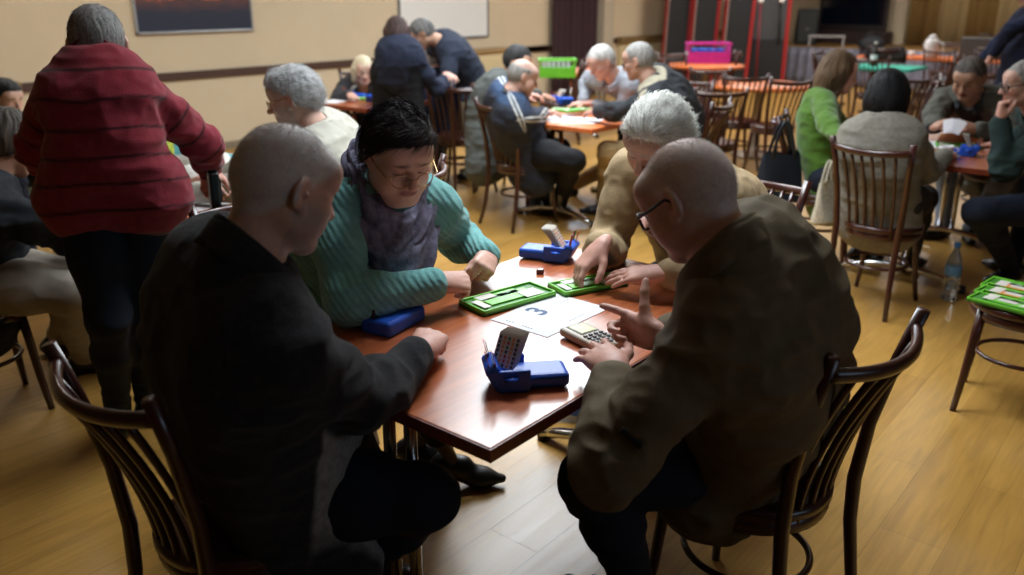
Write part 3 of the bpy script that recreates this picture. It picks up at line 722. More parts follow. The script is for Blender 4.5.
# long table: pot, cups, case
p = (-3.5, 13.97)
t = empty('water_jug', (p[0], p[1], .75), 0, 'large white jug with a lid on the long orange table', 'jug')
MB().lathe([(0, 0), (.09, 0), (.105, .02), (.105, .2), (.085, .26), (.05, .28), (0, .28)], 26, caps=False).build('body', mat('white_china', None), t)
MB().lathe([(0, .28), (.055, .28), (.055, .31), (.02, .33), (0, .33)], 20, caps=False).build('lid', mat('white_china', None), t)
MB().tube([(.095, 0, .22), (.16, 0, .21), (.16, 0, .1), (.1, 0, .07)], .012, 8).build('handle', mat('white_china', None), t)
for k in range(5):
    t = empty('coffee_cup', (-4.25+.12*k, 14.0, .75), 0, 'white coffee cup in the row along the long orange table', 'cup', 'cups on the long orange table')
    MB().lathe([(0, 0), (.03, 0), (.045, .09), (.042, .09), (.028, .006), (0, .006)], 18, caps=False).build('bowl', mat('white_china', None), t)
p = at(972, 56, .75)
t = empty('case', (-2.85, 14.17, .75), 0, 'flat grey case standing on the right of the long orange table', 'case')
rounded_slab(MB(), (0, 0, .15), (.6, .16, .3), .02).build('shell', mat('grey_case', lin(72, 68, 64), .5), t)
MB().tube([(-.08, 0, .3), (-.08, 0, .34), (.08, 0, .34), (.08, 0, .3)], .01, 8).build('handle', BLACK_PLASTIC, t)
MB().box((0, -.083, .16), (.12, .008, .02), .002).build('badge', mat('badge', None), t)
p = at(873, 66, .75)
t = empty('bottle', (p[0], p[1], .75), 0, 'dark bottle with a white band on the turquoise table', 'bottle')
MB().lathe([(0, 0), (.04, 0), (.042, .02), (.042, .17), (.018, .23), (.016, .28), (0, .28)], 20, caps=False).build('body', mat('dark_bottle', lin(30, 26, 24), .2), t)
MB().lathe([(.0425, .05), (.0435, .052), (.0435, .14), (.0425, .142)], 20, caps=False).build('label_band', PAPER, t)
MB().lathe([(0, .31), (.018, .31), (.02, .28), (0, .28)], 16, caps=False).build('cap', LAMP_WHITE, t)
# black garment over a chair back
g = MB()
def garm(u, v):
    a = (v-.5)*2
    return ((u-.5)*.56+.02*math.sin(9*v), .02+ .07*a+.012*math.sin(11*u), -.10*abs(a)**1.5*(1.6 if a < 0 else 2.2)+.012*math.sin(7*u+3*v))
g.grid(garm, 26, 16)
t = empty('jacket', (-3.95, 13.28, .925), 0, 'black garment draped over the chair at the long orange table', 'jacket'); o = g.build('cloth', mat('black_cloth', lin(22, 21, 22), .9, bump=.2), t); o.modifiers.new('thickness', 'SOLIDIFY').thickness = .03
# ------------------------------------------------------------------ smooth bodies: distance fields meshed with surface nets
def dots(a, b): return np.einsum('...i,...i->...', a, b)
class Field:
    def __init__(s): s.p = []
    def cone(s, a, b, ra, rb=None, k=.02, op=1, flat=None):
        s.p.append(('c', np.asarray(a, np.float32), np.asarray(b, np.float32), ra, rb if rb is not None else ra, k, op, flat)); return s
    def ell(s, c, r, k=.02, R=None, op=1):
        s.p.append(('e', np.asarray(c, np.float32), np.asarray(r, np.float32), np.asarray(R if R is not None else np.eye(3), np.float32), 0, k, op, None)); return s
    def fn(s, f, c, rad, k=.005, op=-1):
        s.p.append(('f', f, np.asarray(c, np.float32), rad, 0, k, op, None)); return s
    def chain(s, pts, rs, k=.02, **kw):
        for i in range(len(pts)-1): s.cone(pts[i], pts[i+1], rs[i], rs[i+1], k, **kw)
        return s
    @staticmethod
    def dist(q, P):
        if q[0] == 'c':
            a, b = q[1], q[2]; ba = b-a; pa = P-a
            f = 1.0
            if q[7] is not None:
                n, f = q[7]; n = np.asarray(n, np.float32); n = n/np.linalg.norm(n)
                pa = pa + (pa@n)[..., None]*n*(1/f-1); ba = ba + (ba@n)*n*(1/f-1)
            l2 = float(ba@ba)+1e-12; t = np.clip((pa@ba)/l2, 0, 1)
            d = np.linalg.norm(pa - t[..., None]*ba, axis=-1) - (q[3]+(q[4]-q[3])*t)
            return d*min(1.0, f) if f < 1 else d
        if q[0] == 'e':
            p = (P-q[1])@q[3]; r = q[2]
            k0 = np.linalg.norm(p/r, axis=-1); k1 = np.linalg.norm(p/(r*r), axis=-1)+1e-9
            return k0*(k0-1)/k1
        return q[1](P)
    def bounds(s):
        lo = np.full(3, 1e9); hi = -lo
        for q in s.p:
            if q[6] < 0: continue
            if q[0] == 'c':
                for c, r in ((q[1], q[3]), (q[2], q[4])):
                    rr = r*(max(1, q[7][1]) if q[7] else 1); lo = np.minimum(lo, c-rr); hi = np.maximum(hi, c+rr)
            elif q[0] == 'e': r = float(q[2].max()); lo = np.minimum(lo, q[1]-r); hi = np.maximum(hi, q[1]+r)
        return lo, hi
    def mesh(s, h):
        lo, hi = s.bounds(); lo = lo-.03-2*h; B = 8
        nb = np.ceil((hi+.03+2*h-lo)/(B*h)).astype(int)
        I = np.stack(np.meshgrid(*[np.arange(n) for n in nb], indexing='ij'), -1).reshape(-1, 3)
        cen = (lo+(I*B+(B-1)/2)*h).astype(np.float32); hd = h*B*.5*1.75
        D = np.full(len(I), 1e3, np.float32); near = []
        for q in s.p:
            dj = s.dist(q, cen).astype(np.float32); near.append(dj)
            D = s.comb(D, dj, q)
        act = np.abs(D) < hd*1.5+.02
        G = np.zeros(nb*B, np.float32)
        Gb = G.reshape(nb[0], B, nb[1], B, nb[2], B)
        for (i, j, k), d in zip(I[~act], D[~act]): Gb[i, :, j, :, k, :] = d
        Ia = I[act]; loc = np.stack(np.meshgrid(*[np.arange(B)]*3, indexing='ij'), -1).reshape(-1, 3)
        ca = cen[act]; d = np.full((len(Ia), B**3), 1e3, np.float32)
        base = (lo+Ia*B*h).astype(np.float32); off = (loc*h).astype(np.float32)
        for q, dj in zip(s.p, near):
            m = np.nonzero(np.abs(dj[act]) < 1e9)[0] if q[0] == 'f' else np.nonzero(dj[act] < hd*1.4+q[5]+.03)[0]
            for c in range(0, len(m), 400):
                mm = m[c:c+400]; P = base[mm][:, None, :]+off[None]
                d[mm] = s.comb(d[mm], s.dist(q, P), q)
        for (i, j, k), dd in zip(Ia, d): Gb[i, :, j, :, k, :] = dd.reshape(B, B, B)
        return nets(G, lo, h)
    @staticmethod
    def comb(D, d, q):
        k = q[5]
        if q[6] > 0:
            hh = np.maximum(k-np.abs(D-d), 0)/k; return np.minimum(D, d)-hh*hh*k*.25
        d = -d; hh = np.maximum(k-np.abs(D-d), 0)/k; return np.maximum(D, d)+hh*hh*k*.25

def nets(G, lo, h):
    s = G < 0; n0, n1, n2 = G.shape
    c = np.zeros((n0-1, n1-1, n2-1), np.int8)
    for dx in (0, 1):
        for dy in (0, 1):
            for dz in (0, 1): c += s[dx:n0-1+dx, dy:n1-1+dy, dz:n2-1+dz]
    ids = np.argwhere((c > 0) & (c < 8)); vid = np.full(c.shape, -1, np.int32); vid[tuple(ids.T)] = np.arange(len(ids))
    cor = [(a, b, e) for a in (0, 1) for b in (0, 1) for e in (0, 1)]
    g = np.stack([G[ids[:, 0]+a, ids[:, 1]+b, ids[:, 2]+e] for a, b, e in cor], 1)
    acc = np.zeros((len(ids), 3)); cnt = np.zeros(len(ids))
    for i in range(8):
        for j in range(i+1, 8):
            df = [abs(cor[i][q]-cor[j][q]) for q in range(3)]
            if sum(df) != 1: continue
            m = (g[:, i] < 0) != (g[:, j] < 0); gi = g[m, i]; gj = g[m, j]; t = gi/(gi-gj)
            acc[m] += np.array(cor[i]) + t[:, None]*(np.array(cor[j])-np.array(cor[i])); cnt[m] += 1
    Vv = lo + (ids + acc/cnt[:, None])*h
    F = []
    for ax in range(3):
        sl = [slice(None)]*3; sh_ = [slice(None)]*3; sl[ax] = slice(0, -1); sh_[ax] = slice(1, None)
        a = s[tuple(sl)]; b = s[tuple(sh_)]
        e = np.argwhere(a != b); u, w = (ax+1) % 3, (ax+2) % 3
        ok = (e[:, u] > 0) & (e[:, w] > 0) & (e[:, u] < G.shape[u]-1) & (e[:, w] < G.shape[w]-1); e = e[ok]
        q = []
        for du, dw in ((-1, -1), (0, -1), (0, 0), (-1, 0)):
            t = e.copy(); t[:, u] += du; t[:, w] += dw; q.append(vid[tuple(t.T)])
        q = np.stack(q, 1); fl = ~a[tuple(e.T)]; q[fl] = q[fl][:, ::-1]; F.append(q)
    F = np.concatenate(F); F = F[(F >= 0).all(1)]
    return Vv, F
def smooth_pass(Vv, F, it=1, lam=.5):
    for _ in range(it):
        a = np.zeros_like(Vv); n = np.zeros(len(Vv))
        for i in range(4):
            np.add.at(a, F[:, i], Vv[F[:, (i+1) % 4]]); np.add.at(n, F[:, i], 1)
        Vv = Vv + lam*(a/np.maximum(n, 1)[:, None]-Vv)
    return Vv
def vnormals(Vv, F):
    n = np.cross(Vv[F[:, 2]]-Vv[F[:, 0]], Vv[F[:, 3]]-Vv[F[:, 1]]); N = np.zeros_like(Vv)
    for i in range(4): np.add.at(N, F[:, i], n)
    return N/(np.linalg.norm(N, axis=1, keepdims=True)+1e-12)
def noise3(P, seed=0):
    P = np.asarray(P, float); i = np.floor(P).astype(np.int64); f = P-i; f = f*f*(3-2*f); r = 0
    for a in (0, 1):
        for b in (0, 1):
            for c in (0, 1):
                hsh = ((i[:, 0]+a)*374761393 + (i[:, 1]+b)*668265263 + (i[:, 2]+c)*2147483647 + seed*144665) & 0x7fffffff
                hsh = ((hsh ^ (hsh >> 13))*1274126177) & 0x7fffffff
                r = r + ((hsh & 0xffff)/65535.0)*np.where(a, f[:, 0], 1-f[:, 0])*np.where(b, f[:, 1], 1-f[:, 1])*np.where(c, f[:, 2], 1-f[:, 2])
    return r*2-1
def quad_obj(name, Vv, F, mats, parent, origin, col=None):
    me = bpy.data.meshes.new(name); n = len(F)
    me.vertices.add(len(Vv)); me.vertices.foreach_set('co', (Vv-origin).astype(np.float32).ravel())
    me.loops.add(n*4); me.loops.foreach_set('vertex_index', F.astype(np.int32).ravel())
    me.polygons.add(n); me.polygons.foreach_set('loop_start', np.arange(0, n*4, 4, dtype=np.int32))
    me.polygons.foreach_set('loop_total', np.full(n, 4, np.int32))
    me.polygons.foreach_set('use_smooth', np.ones(n, bool)); me.update(calc_edges=True); me.validate()
    if col is not None:
        at_ = me.color_attributes.new('tint', 'FLOAT_COLOR', 'POINT')
        at_.data.foreach_set('color', np.concatenate([col, np.ones((len(col), 1))], 1).astype(np.float32).ravel())
    return link(name, me, mats, parent)

# ------------------------------------------------------------------ people
def ik(a, t, l1, l2, pole):
    a = np.asarray(a, float); t = np.asarray(t, float); d = t-a; L = np.linalg.norm(d); u = d/(L+1e-9); L = min(L, l1+l2-.004)
    x = (l1*l1-l2*l2+L*L)/(2*L); hh = math.sqrt(max(l1*l1-x*x, 0)); p = np.asarray(pole, float); p = nrm(p-u*np.dot(p, u))
    return a+u*x+p*hh, a+u*L
def rot(v, ax, ang):
    ax = nrm(ax); c, s_ = math.cos(ang), math.sin(ang); return v*c+np.cross(ax, v)*s_+ax*np.dot(ax, v)*(1-c)
CURL = dict(relaxed=((15, 25, 15), (20, 30, 18), (26, 34, 20), (32, 38, 22)), fist=((70, 85, 50), (75, 90, 50), (78, 90, 55), (80, 92, 55)),
            flat=((6, 8, 4), (5, 8, 4), (6, 10, 5), (8, 12, 6)), grip=((38, 52, 30), (44, 55, 30), (48, 56, 32), (52, 58, 32)),
            point=((2, 8, 4), (62, 75, 45), (70, 80, 50), (74, 82, 50)), pinch=((48, 52, 22), (58, 62, 30), (66, 68, 35), (70, 72, 38)))
def hand(F, w, d, n, side, curl='relaxed', sc=1.0, thumb=None, spread=1.0):
    """palm, four fingers of different lengths and a thumb; side = +1 right hand, -1 left"""
    d = nrm(d); n = nrm(np.asarray(n, float)-d*np.dot(n, d)); s = np.cross(n, d)*side    # s = towards the thumb
    pal = .088*sc; k = .011*sc
    mo = (.030, .0105, -.0105, -.029); wo = (.018, .007, -.005, -.016); ml = (1.0, 1.03, .98, .90)
    fl = (.071, .079, .074, .058); fr = (.0092, .0094, .009, .0079)
    for i in range(4):
        F.cone(w+s*wo[i]*sc, w+d*pal*ml[i]+s*mo[i]*sc+n*(.003 if 0 < i < 3 else 0)*sc, .0155*sc, .0118*sc, k)
    F.cone(w-d*.02*sc, w+d*.03*sc, .0235*sc, .024*sc, .02*sc, flat=(n, .72))
    F.cone(w+d*.02*sc+s*.02*sc-n*.006*sc, w+d*.06*sc+s*.026*sc-n*.006*sc, .015*sc, .011*sc, .012*sc)
    F.cone(w+d*.02*sc-s*.02*sc-n*.006*sc, w+d*.06*sc-s*.024*sc-n*.006*sc, .013*sc, .011*sc, .012*sc)
    for i in range(4):
        p = w+d*pal*ml[i]+s*mo[i]*sc; dd = nrm(d+s*(.10, .03, -.04, -.12)[i]*spread); r = fr[i]*sc; c = CURL[curl][i]
        ax = np.cross(dd, -n)
        for j, (fr_, a) in enumerate(zip((.46, .30, .24), c)):
            dd = rot(dd, ax, math.radians(a)); q = p+dd*fl[i]*fr_*sc
            F.cone(p, q, r*(1.06 if j else 1.1), r*.93, .004*sc); p = q; r *= .93
    t = thumb or dict(relaxed=(.62, .62, -.35), fist=(.8, .35, -.75), flat=(.62, .75, -.12), grip=(.65, .5, -.7), point=(.45, .85, .35), pinch=(.8, .28, -.7))[curl]
    p = w+d*.018*sc+s*.021*sc-n*.006*sc; dd = nrm(d*t[0]+s*t[1]+n*t[2])
    q = p+dd*.043*sc; F.cone(p, q, .0165*sc, .0125*sc, .012*sc); p = q
    dd = nrm(dd+(d*.5-s*.22 if curl != 'point' else s*.05+n*.25)); q = p+dd*.034*sc; F.cone(p, q, .0115*sc, .0105*sc, .004*sc); p = q
    dd = nrm(dd+(d*.25-s*.25 if curl != 'point' else n*.12)); F.cone(p, p+dd*.026*sc, .0108*sc, .0085*sc, .004*sc)

def head_field(F, c, R, hs, o):
    """face and skull in head axes (x right, y forward, z up)"""
    def P(x, y, z): return c + R@A(x, y, z)*hs
    def ell(cc, r, k, Rl=None, op=1): F.ell(P(*cc), A(*r)*hs, k*hs, R if Rl is None else R@Rl, op)
    def cone(a, b, ra, rb, k, op=1): F.cone(P(*a), P(*b), ra*hs, rb*hs, k*hs, op)
    j = o.get('jaw', 1.0); ch = o.get('chub', 0.0)
    ell((0, -.014, .032), (.0765, .097, .085), .02)
    ell((0, -.03, .0), (.072, .078, .07), .03)
    ell((0, .028, -.035), (.062*j, .06, .072), .03)
    cone((-.03, .058, .045), (.03, .058, .045), .035, .035, .03)
    cone((-.048*j, .0, -.06), (-.018, .062, -.097), .021+ch*.012, .018+ch*.006, .03); cone((.048*j, .0, -.06), (.018, .062, -.097), .021+ch*.012, .018+ch*.006, .03)
    cone((-.012, .07, -.098), (.012, .07, -.098), .019, .019, .02)
    for s in (-1, 1):
        ell((s*.042, .056, -.022), (.024, .026, .022), .025)
        if ch: ell((s*.045, .04, -.055), (.03, .035, .033), .03)
        ell((s*.033, .098, .0), (.021, .017, .0145), .014, None, -1)
        ell((s*.032, .0755, -.001), (.0155, .0135, .0125), .006)
        cone((s*.014, .090, .019), (s*.046, .074, .021), .0085, .0075, .014)
    cone((0, .088, .012), (0, .112*o.get('nose', 1), -.03), .0085, .0115, .012); ell((0, .111*o.get('nose', 1), -.033), (.0125, .0115, .0105), .006)
    for s in (-1, 1): ell((s*.0125, .098, -.036), (.0085, .0115, .0085), .006)
    ell((0, .082, -.062), (.026, .016, .018), .014)
    cone((-.018, .087, -.0605), (.018, .087, -.0605), .0055, .0055, .006); cone((-.015, .086, -.0705), (.015, .086, -.0705), .0068, .0068, .006)
    F.cone(P(-.026, .097, -.0655), P(.026, .097, -.0655), .0028*hs, .0028*hs, .004, -1)
    if o.get('dc'): cone((-.02, .045, -.112), (.02, .045, -.112), .026, .026, .03)
    for s in (-1, 1):
        Re = np.array(Matrix.Rotation(s*.5, 3, 'Z') @ Matrix.Rotation(-.16, 3, 'X'))
        ell((s*.0835, -.014, -.006), (.0085, .0205, .0335), .006, Re)
        ell((s*.0905, -.004, -.002), (.0085, .0115, .021), .005, Re, -1)
        ell((s*.0865, -.001, -.006), (.005, .006, .009), .004, Re)
        ell((s*.081, .0, -.032), (.0075, .010, .012), .006)

def face_tint(lp, base, hair, o):
    n = len(lp); col = np.tile(base, (n, 1)).astype(float)
    def mix(m, c): nonlocal col; m = np.clip(m, 0, 1)[:, None]; col = col*(1-m)+np.asarray(c)*m
    x, y, z = lp.T; ax = np.abs(x); fr = y > .04
    red = A(base[0]*1.0, base[1]*.74, base[2]*.70)
    mix(np.exp(-(((ax-.043)/.022)**2+((z+.03)/.02)**2))*.55*fr, red); mix(np.exp(-((x/.016)**2+((z+.034)/.014)**2))*.5*(y > .085), red)
    mix(np.exp(-(((z+.006)/.03)**2))*.35*(ax > .077), red)
    lip = o.get('lip', A(base[0]*.80, base[1]*.5, base[2]*.5))
    mix((1.15-np.sqrt((x/.025)**2+((z+.0655)/.0115)**2))*4*(y > .07), lip)
    mix((1.2-np.sqrt((x/.022)**2+((z+.0655)/.0022)**2))*3*(y > .07), lip*.45)
    br = np.sqrt(((ax-.032)/.020)**2+((z-.024+.12*(ax-.03))/.0052)**2); mix((1.3-br)*1.6*fr*.6, o.get('brow', hair))
    ey = np.sqrt(((ax-.032)/.0155)**2+((z+.0068)/.0022)**2); mix((1.3-ey)*3*fr, A(.03, .02, .02))
    if o.get('open'):
        ey = np.sqrt(((ax-.032)/.0125)**2+((z+.002)/.0055)**2); mix((1.15-ey)*4*fr, A(.5, .48, .46))
        ey = np.sqrt(((ax-.032)/.0052)**2+((z+.002)/.0052)**2); mix((1.15-ey)*4*fr, A(.05, .04, .03))
    if o.get('stubble') is not None:
        s = o['stubble']; m = np.clip((z-y-o.get('line', -.012))/.02, 0, 1)*np.clip((z+.085)/.02, 0, 1)*(1-.0)
        m *= 1-np.clip(1-np.sqrt(((ax-.08)/.02)**2+((y+.01)/.026)**2+((z+.006)/.036)**2), 0, 1)*6*(ax > .068)
        top = np.clip((z-.075)/.04, 0, 1)*o.get('bald', 0.0)
        nz = .75+.35*noise3(lp*420)
        mix(np.clip(m, 0, 1)*(1-top)*np.clip(nz, 0, 1)*o.get('stub_amt', .75), s)
    if o.get('beard') is not None:
        m = np.clip((-.035-z+.5*(ax-.03))/.02, 0, 1)*(y > -.01)*(z > -.13); mix(np.clip(m, 0, 1)*.5, o['beard'])
    return col
SKIN = mat('skin', (.5, .3, .22, 1), .5, var=.07, scale=55, bump=.12, bscale=260, attr='tint', spec=.35)
SKIN.node_tree.nodes['Principled BSDF'].inputs['Subsurface Weight'].default_value = .08
SKIN.node_tree.nodes['Principled BSDF'].inputs['Subsurface Radius'].default_value = (.012, .005, .003)
TINTED = mat('tinted_cloth', (.5, .5, .5, 1), .85, var=.12, scale=30, bump=.25, bscale=160, attr='tint')
HAIRM = mat('hair', (.2, .2, .2, 1), .62, var=.22, scale=200, bump=.35, bscale=500, attr='tint', spec=.2)
SHOE = mat('black_shoe', lin(18, 17, 18), .35, var=.1)
FRAME_DARK = mat('dark_spectacle_frame', lin(16, 18, 26), .3); FRAME_METAL = mat('metal_spectacle_frame', lin(190, 160, 120), .25, .9)
LENS = mat('spectacle_lens', (.95, .97, 1, 1), .03, var=.01); LENS.node_tree.nodes['Principled BSDF'].inputs['Transmission Weight'].default_value = .97
LENS.node_tree.nodes['Principled BSDF'].inputs['IOR'].default_value = 1.08

def fabric(name, col, rough=.88, bump=.3, bscale=160, var=.1, scale=25, **kw): return mat(name, col, rough, var=var, scale=scale, bump=bump, bscale=bscale, spec=.25, **kw)

def person(label, hd, yaw, hip, ty=None, pitch=0.0, roll=0.0, hs=1.0, neck=None, sh=.185, bulk=1.0, belly=.02, res=.009,
           skin=(.50, .29, .20), hair=None, face=None, top=None, trousers=None, shoes=True, handR=None, handL=None,
           elR=None, elL=None, knees=None, feet=None, legs=True, bend=0.0, glasses=None, nd_=.075, shd=.065, arm=1.0, leg=1.0, twist=0.0, group=None):
    ty = yaw if ty is None else ty; face = face or {}; hair = hair or {}
    hd = np.asarray(hd, float); hip = np.asarray(hip, float); up = A(0, 0, 1.0)
    f0 = dirv(yaw); r0 = np.cross(f0, up); pr = math.radians(pitch)
    fh = f0*math.cos(pr)-up*math.sin(pr); uh = up*math.cos(pr)+f0*math.sin(pr); rr = math.radians(roll)
    rh = r0*math.cos(rr)-uh*math.sin(rr); uh = uh*math.cos(rr)+r0*math.sin(rr)
    R = np.stack([rh, fh, uh], 1)
    ft = dirv(ty); rt = np.cross(ft, up)
    skull = hd+R@A(0, -.032, -.07)*hs
    N = np.asarray(neck, float) if neck is not None else skull-ft*.045-up*nd_*hs
    # spine: bent curve from hips to the base of the neck
    ctl = hip+(N-hip)*.45+up*.05-ft*(.05+bend)
    def sp(t): return (1-t)**2*hip+2*t*(1-t)*ctl+t*t*N
    def axis(t): return nrm(2*(1-t)*(ctl-hip)+2*t*(N-ctl))
    ax1 = axis(.85); rs = nrm(rt-ax1*np.dot(rt, ax1)); fs = np.cross(up, rs); fs = nrm(np.cross(ax1, rs)); 
    if np.dot(fs, ft) < 0: fs = -fs
    hf = dirv(ty+twist); hr = np.cross(hf, up)
    SHR = {1: None, -1: None}
    for s in (1, -1): SHR[s] = N-ax1*shd+rs*s*sh+fs*.015
    hands = {1: handR, -1: handL}; els = {1: elR, -1: elL}; armj = {}
    for s in (1, -1):
        hsp = hands[s] or dict(w=hip+hf*.33+hr*s*.12+up*.10, d=hf-hr*s*.3, n=up+hr*s*.3, c='relaxed')
        hands[s] = hsp; w = np.asarray(hsp['w'], float)
        shp = SHR[s]+nrm(w-SHR[s])*.02
        el, w2 = ik(shp, w, .285*arm, .255*arm, els[s] if els[s] is not None else (rs*s*.8-up*.8-fs*.3))
        armj[s] = (shp, el, w2)
    hipj = {s: hip+hr*s*.09-up*.0 for s in (1, -1)}; legj = {}
    if knees is None: knees = {1: hip+hf*.42*leg+hr*.12+up*.0, -1: hip+hf*.42*leg-hr*.12}
    elif not isinstance(knees, dict): knees = {1: np.asarray(knees[0], float), -1: np.asarray(knees[1], float)}
    if feet is None: feet = {s: A(*(knees[s]+hf*.02)[:2], 0) for s in (1, -1)}
    elif not isinstance(feet, dict): feet = {1: np.asarray(feet[0], float), -1: np.asarray(feet[1], float)}
    root = empty('person', (hip[0], hip[1], 0), 0, label, 'person', group); org = A(hip[0], hip[1], 0)
    prof = ((0, .085, .112), (.22, .068, .112), (.45, .082, .113), (.7, .098, .112), (.88, .085, .092))
    def torso(F, dr, k, lowdrop=0.0, b=bulk):
        pts = [(sp(t)-up*0, hw, r) for t, hw, r in prof]
        if lowdrop: pts = [(sp(0)-axis(.1)*lowdrop*.55-up*lowdrop*.5, .108, .13)]+pts
        for (a, ha, ra), (c_, hc, rc) in zip(pts, pts[1:]):
            for s in (1, -1):
                F.cone(a+hr*s*ha*b*(1 if ha < .2 else 1), c_+rs*s*hc*b, (ra*b**.5*(1)+dr), (rc*b**.5+dr), k)
            F.cone(a, c_, ra*.95+dr, rc*.95+dr, k)
        if belly > 0: F.ell(sp(.28)+ft*(.05+belly), A(.13*b, .10+belly, .14*b)+dr, k, np.stack([rt, ft, up], 1))
        for s in (1, -1):
            F.cone(N-ax1*.025, SHR[s]-rs*s*.01, .05+dr*.7, .056+dr*.8, k)
            F.cone(sp(.72)+rs*s*.07+fs*.02, SHR[s]-rs*s*.03-ax1*.03, .085+dr*.6, .055+dr*.6, k)
    def arms(F, dr, k, upto=1.0, b=1.0):
        for s in (1, -1):
            a, e, w = armj[s]; m = a+(e-a)*.45; w_ = e+(w-e)*upto; fm = e+(w_-e)*.3
            F.chain([a, m, e], [.054*b+dr, .047*b+dr, .038*b+dr], k); F.chain([e, fm, w_], [.038*b+dr, .038*b+dr, .027*b+dr], k)
    def legsf(F, dr, k, b=1.0, upto=1.0):
        for s in (1, -1):
            kn = knees[s]; an = feet[s]+up*.085; a2 = kn+(an-kn)*upto; cm = kn+(a2-kn)*.32-hf*.015
            F.chain([hipj[s], hipj[s]+(kn-hipj[s])*.5, kn], [.098*b+dr, .083*b+dr, .058*b+dr], k); F.chain([kn, cm, a2], [.056*b+dr, .055*b+dr, .036+dr*1.4], k)
    # ---- body: one continuous skin surface
    F = Field()
    torso(F, -.012, .05)
    F.chain([N-ax1*.04, N+(skull-N)*.4, skull], [.066, .057*(1+.1*face.get('chub', 0)), .055], .03)
    head_field(F, hd, R, hs, face)
    arms(F, -.006, .03)
    if legs: legsf(F, -.012, .04)
    for s in (1, -1):
        h_ = hands[s]; a, e, w = armj[s]
        d = h_.get('d'); d = nrm(w-e) if d is None else d
        hand(F, w+nrm(w-e)*.012, np.asarray(d, float), np.asarray(h_.get('n', up), float), s, h_.get('c', 'relaxed'), h_.get('sc', 1.0), h_.get('thumb'), h_.get('spread', 1.0))
    Vv, Q = F.mesh(res)
    lp = ((Vv-hd)@R)/hs; near = np.linalg.norm(lp, axis=1) < .17
    base = A(*skin); col = np.tile(base, (len(Vv), 1)).astype(float)
    hc = A(*hair.get('col', (.2, .2, .2)))
    col[near] = face_tint(lp[near], base, hc*.8, face)
    hm = np.zeros(len(Vv))
    for s in (1, -1): hm = np.maximum(hm, np.exp(-(np.linalg.norm(Vv-armj[s][2], axis=1)/.16)**4))
    col = col*(1-hm[:, None]*.12*A(0, 1, 1))
    if face.get('stocking') is not None:
        m = (Vv[:, 2] < .42)[:, None]*1.0; col = col*(1-m)+A(*face['stocking'])*m
    Vv = smooth_pass(Vv, Q, 1, .3)
    body = quad_obj('body', Vv, Q, SKIN, root, org, col)
    # ---- upper garment
    if top:
        off = top.get('off', .012); k = top.get('k', .045)
        F = Field(); torso(F, off*.55, k+.02, top.get('drop', .1)); arms(F, .006+off*.45+top.get('sleeve', .0), k*.7, top.get('upto', .94), top.get('armb', 1.05))
        col_h = top.get('collar', 0)
        nd = nrm(skull-N); fwd = nrm(fs-nd*np.dot(fs, nd)); sd = np.cross(nd, fwd)
        nr = .062+off*.35
        F.cone(N-nd*.015, skull+nd*.05, nr, nr-.004, .008, -1)
        if top.get('vneck'): F.cone(N+fwd*.05-nd*.02, N+fwd*(.115+off)-nd*top['vneck'], .045, .018, .02, -1)
        for s in (1, -1):
            a, e, w = armj[s]; wd = nrm(w-e); u_ = top.get('upto', .94); c0 = e+(w-e)*u_
            if top.get('cuff', .006): F.cone(c0-wd*.03, c0, .030+off*.4+top.get('cuff', .006), .029+off*.4+top.get('cuff', .006), .008)
        if top.get('extra'): top['extra'](F, dict(N=N, hip=hip, rs=rs, fs=fs, up=up, ax=ax1, hf=hf, hr=hr, arm=armj, sp=sp))
        tres = top.get('res', res*1.0)
        Vv, Q = F.mesh(tres); Vv = smooth_pass(Vv, Q, 1, .4); Nn = vnormals(Vv, Q)
        wr = top.get('wrinkle', .006); sd_ = int(abs(hd[0]*997+hd[1]*331)) % 97
        ell_w = np.zeros(len(Vv))
        for s in (1, -1): ell_w = np.maximum(ell_w, np.exp(-(np.linalg.norm(Vv-armj[s][1], axis=1)/.13)**2)); ell_w = np.maximum(ell_w, .7*np.exp(-(np.linalg.norm(Vv-armj[s][0]+ax1*.05, axis=1)/.12)**2))
        lw = (Vv-org)
        n1 = 1-np.abs(noise3(lw*A(9, 9, 14)+3.1, sd_))*2.2; n2 = 1-np.abs(noise3(lw*A(19, 19, 27)+7.7, sd_+1))*2.2
        disp = wr*(n1*(.75+.5*ell_w)+n2*(.25+.6*ell_w))
        Vv = Vv+Nn*disp[:, None]
        colr = None
        if top.get('tint'):
            colr = top['tint'](Vv, Nn, dict(N=N, hip=hip, rs=rs, fs=fs, up=up, ax=ax1, arm=armj, sp=sp))
        quad_obj(top.get('name', 'jacket'), Vv, Q, top['mat'], root, org, colr)
        if col_h:
            cr = top.get('collar_r', .078); gap = top.get('gap', .5); cmb = MB()
            def cfn(u, v):
                a = gap+(2*math.pi-2*gap)*u; bk = .5-.5*math.cos(a)
                vv = min(v/.55, 1.0); fo = max(0, (v-.55)/.45)      # rises, then folds over outwards
                rad = cr*(1.22-.2*vv)+fo*(.020+.006*math.sin(7*a)); z = -.035*(1-vv)+col_h*(.45+.75*bk)*vv-fo*col_h*(.55+.25*bk)
                c = N-ax1*.0+nd*(z-.03*(1-bk))+fwd*(rad*1.05*math.cos(a)+.012)+sd*rad*math.sin(a)
                return tuple(c-org)
            o_ = cmb.grid(cfn, 40, 14).build('collar', top.get('collar_mat', top['mat']), root)
            if colr is not None:
                at_ = o_.data.color_attributes.new('tint', 'FLOAT_COLOR', 'POINT'); at_.data.foreach_set('color', np.tile(np.append(A(*top.get('collar_col', (.03, .03, .033))), 1), len(o_.data.vertices)).astype(np.float32))
            o_.modifiers.new('thickness', 'SOLIDIFY').thickness = .007
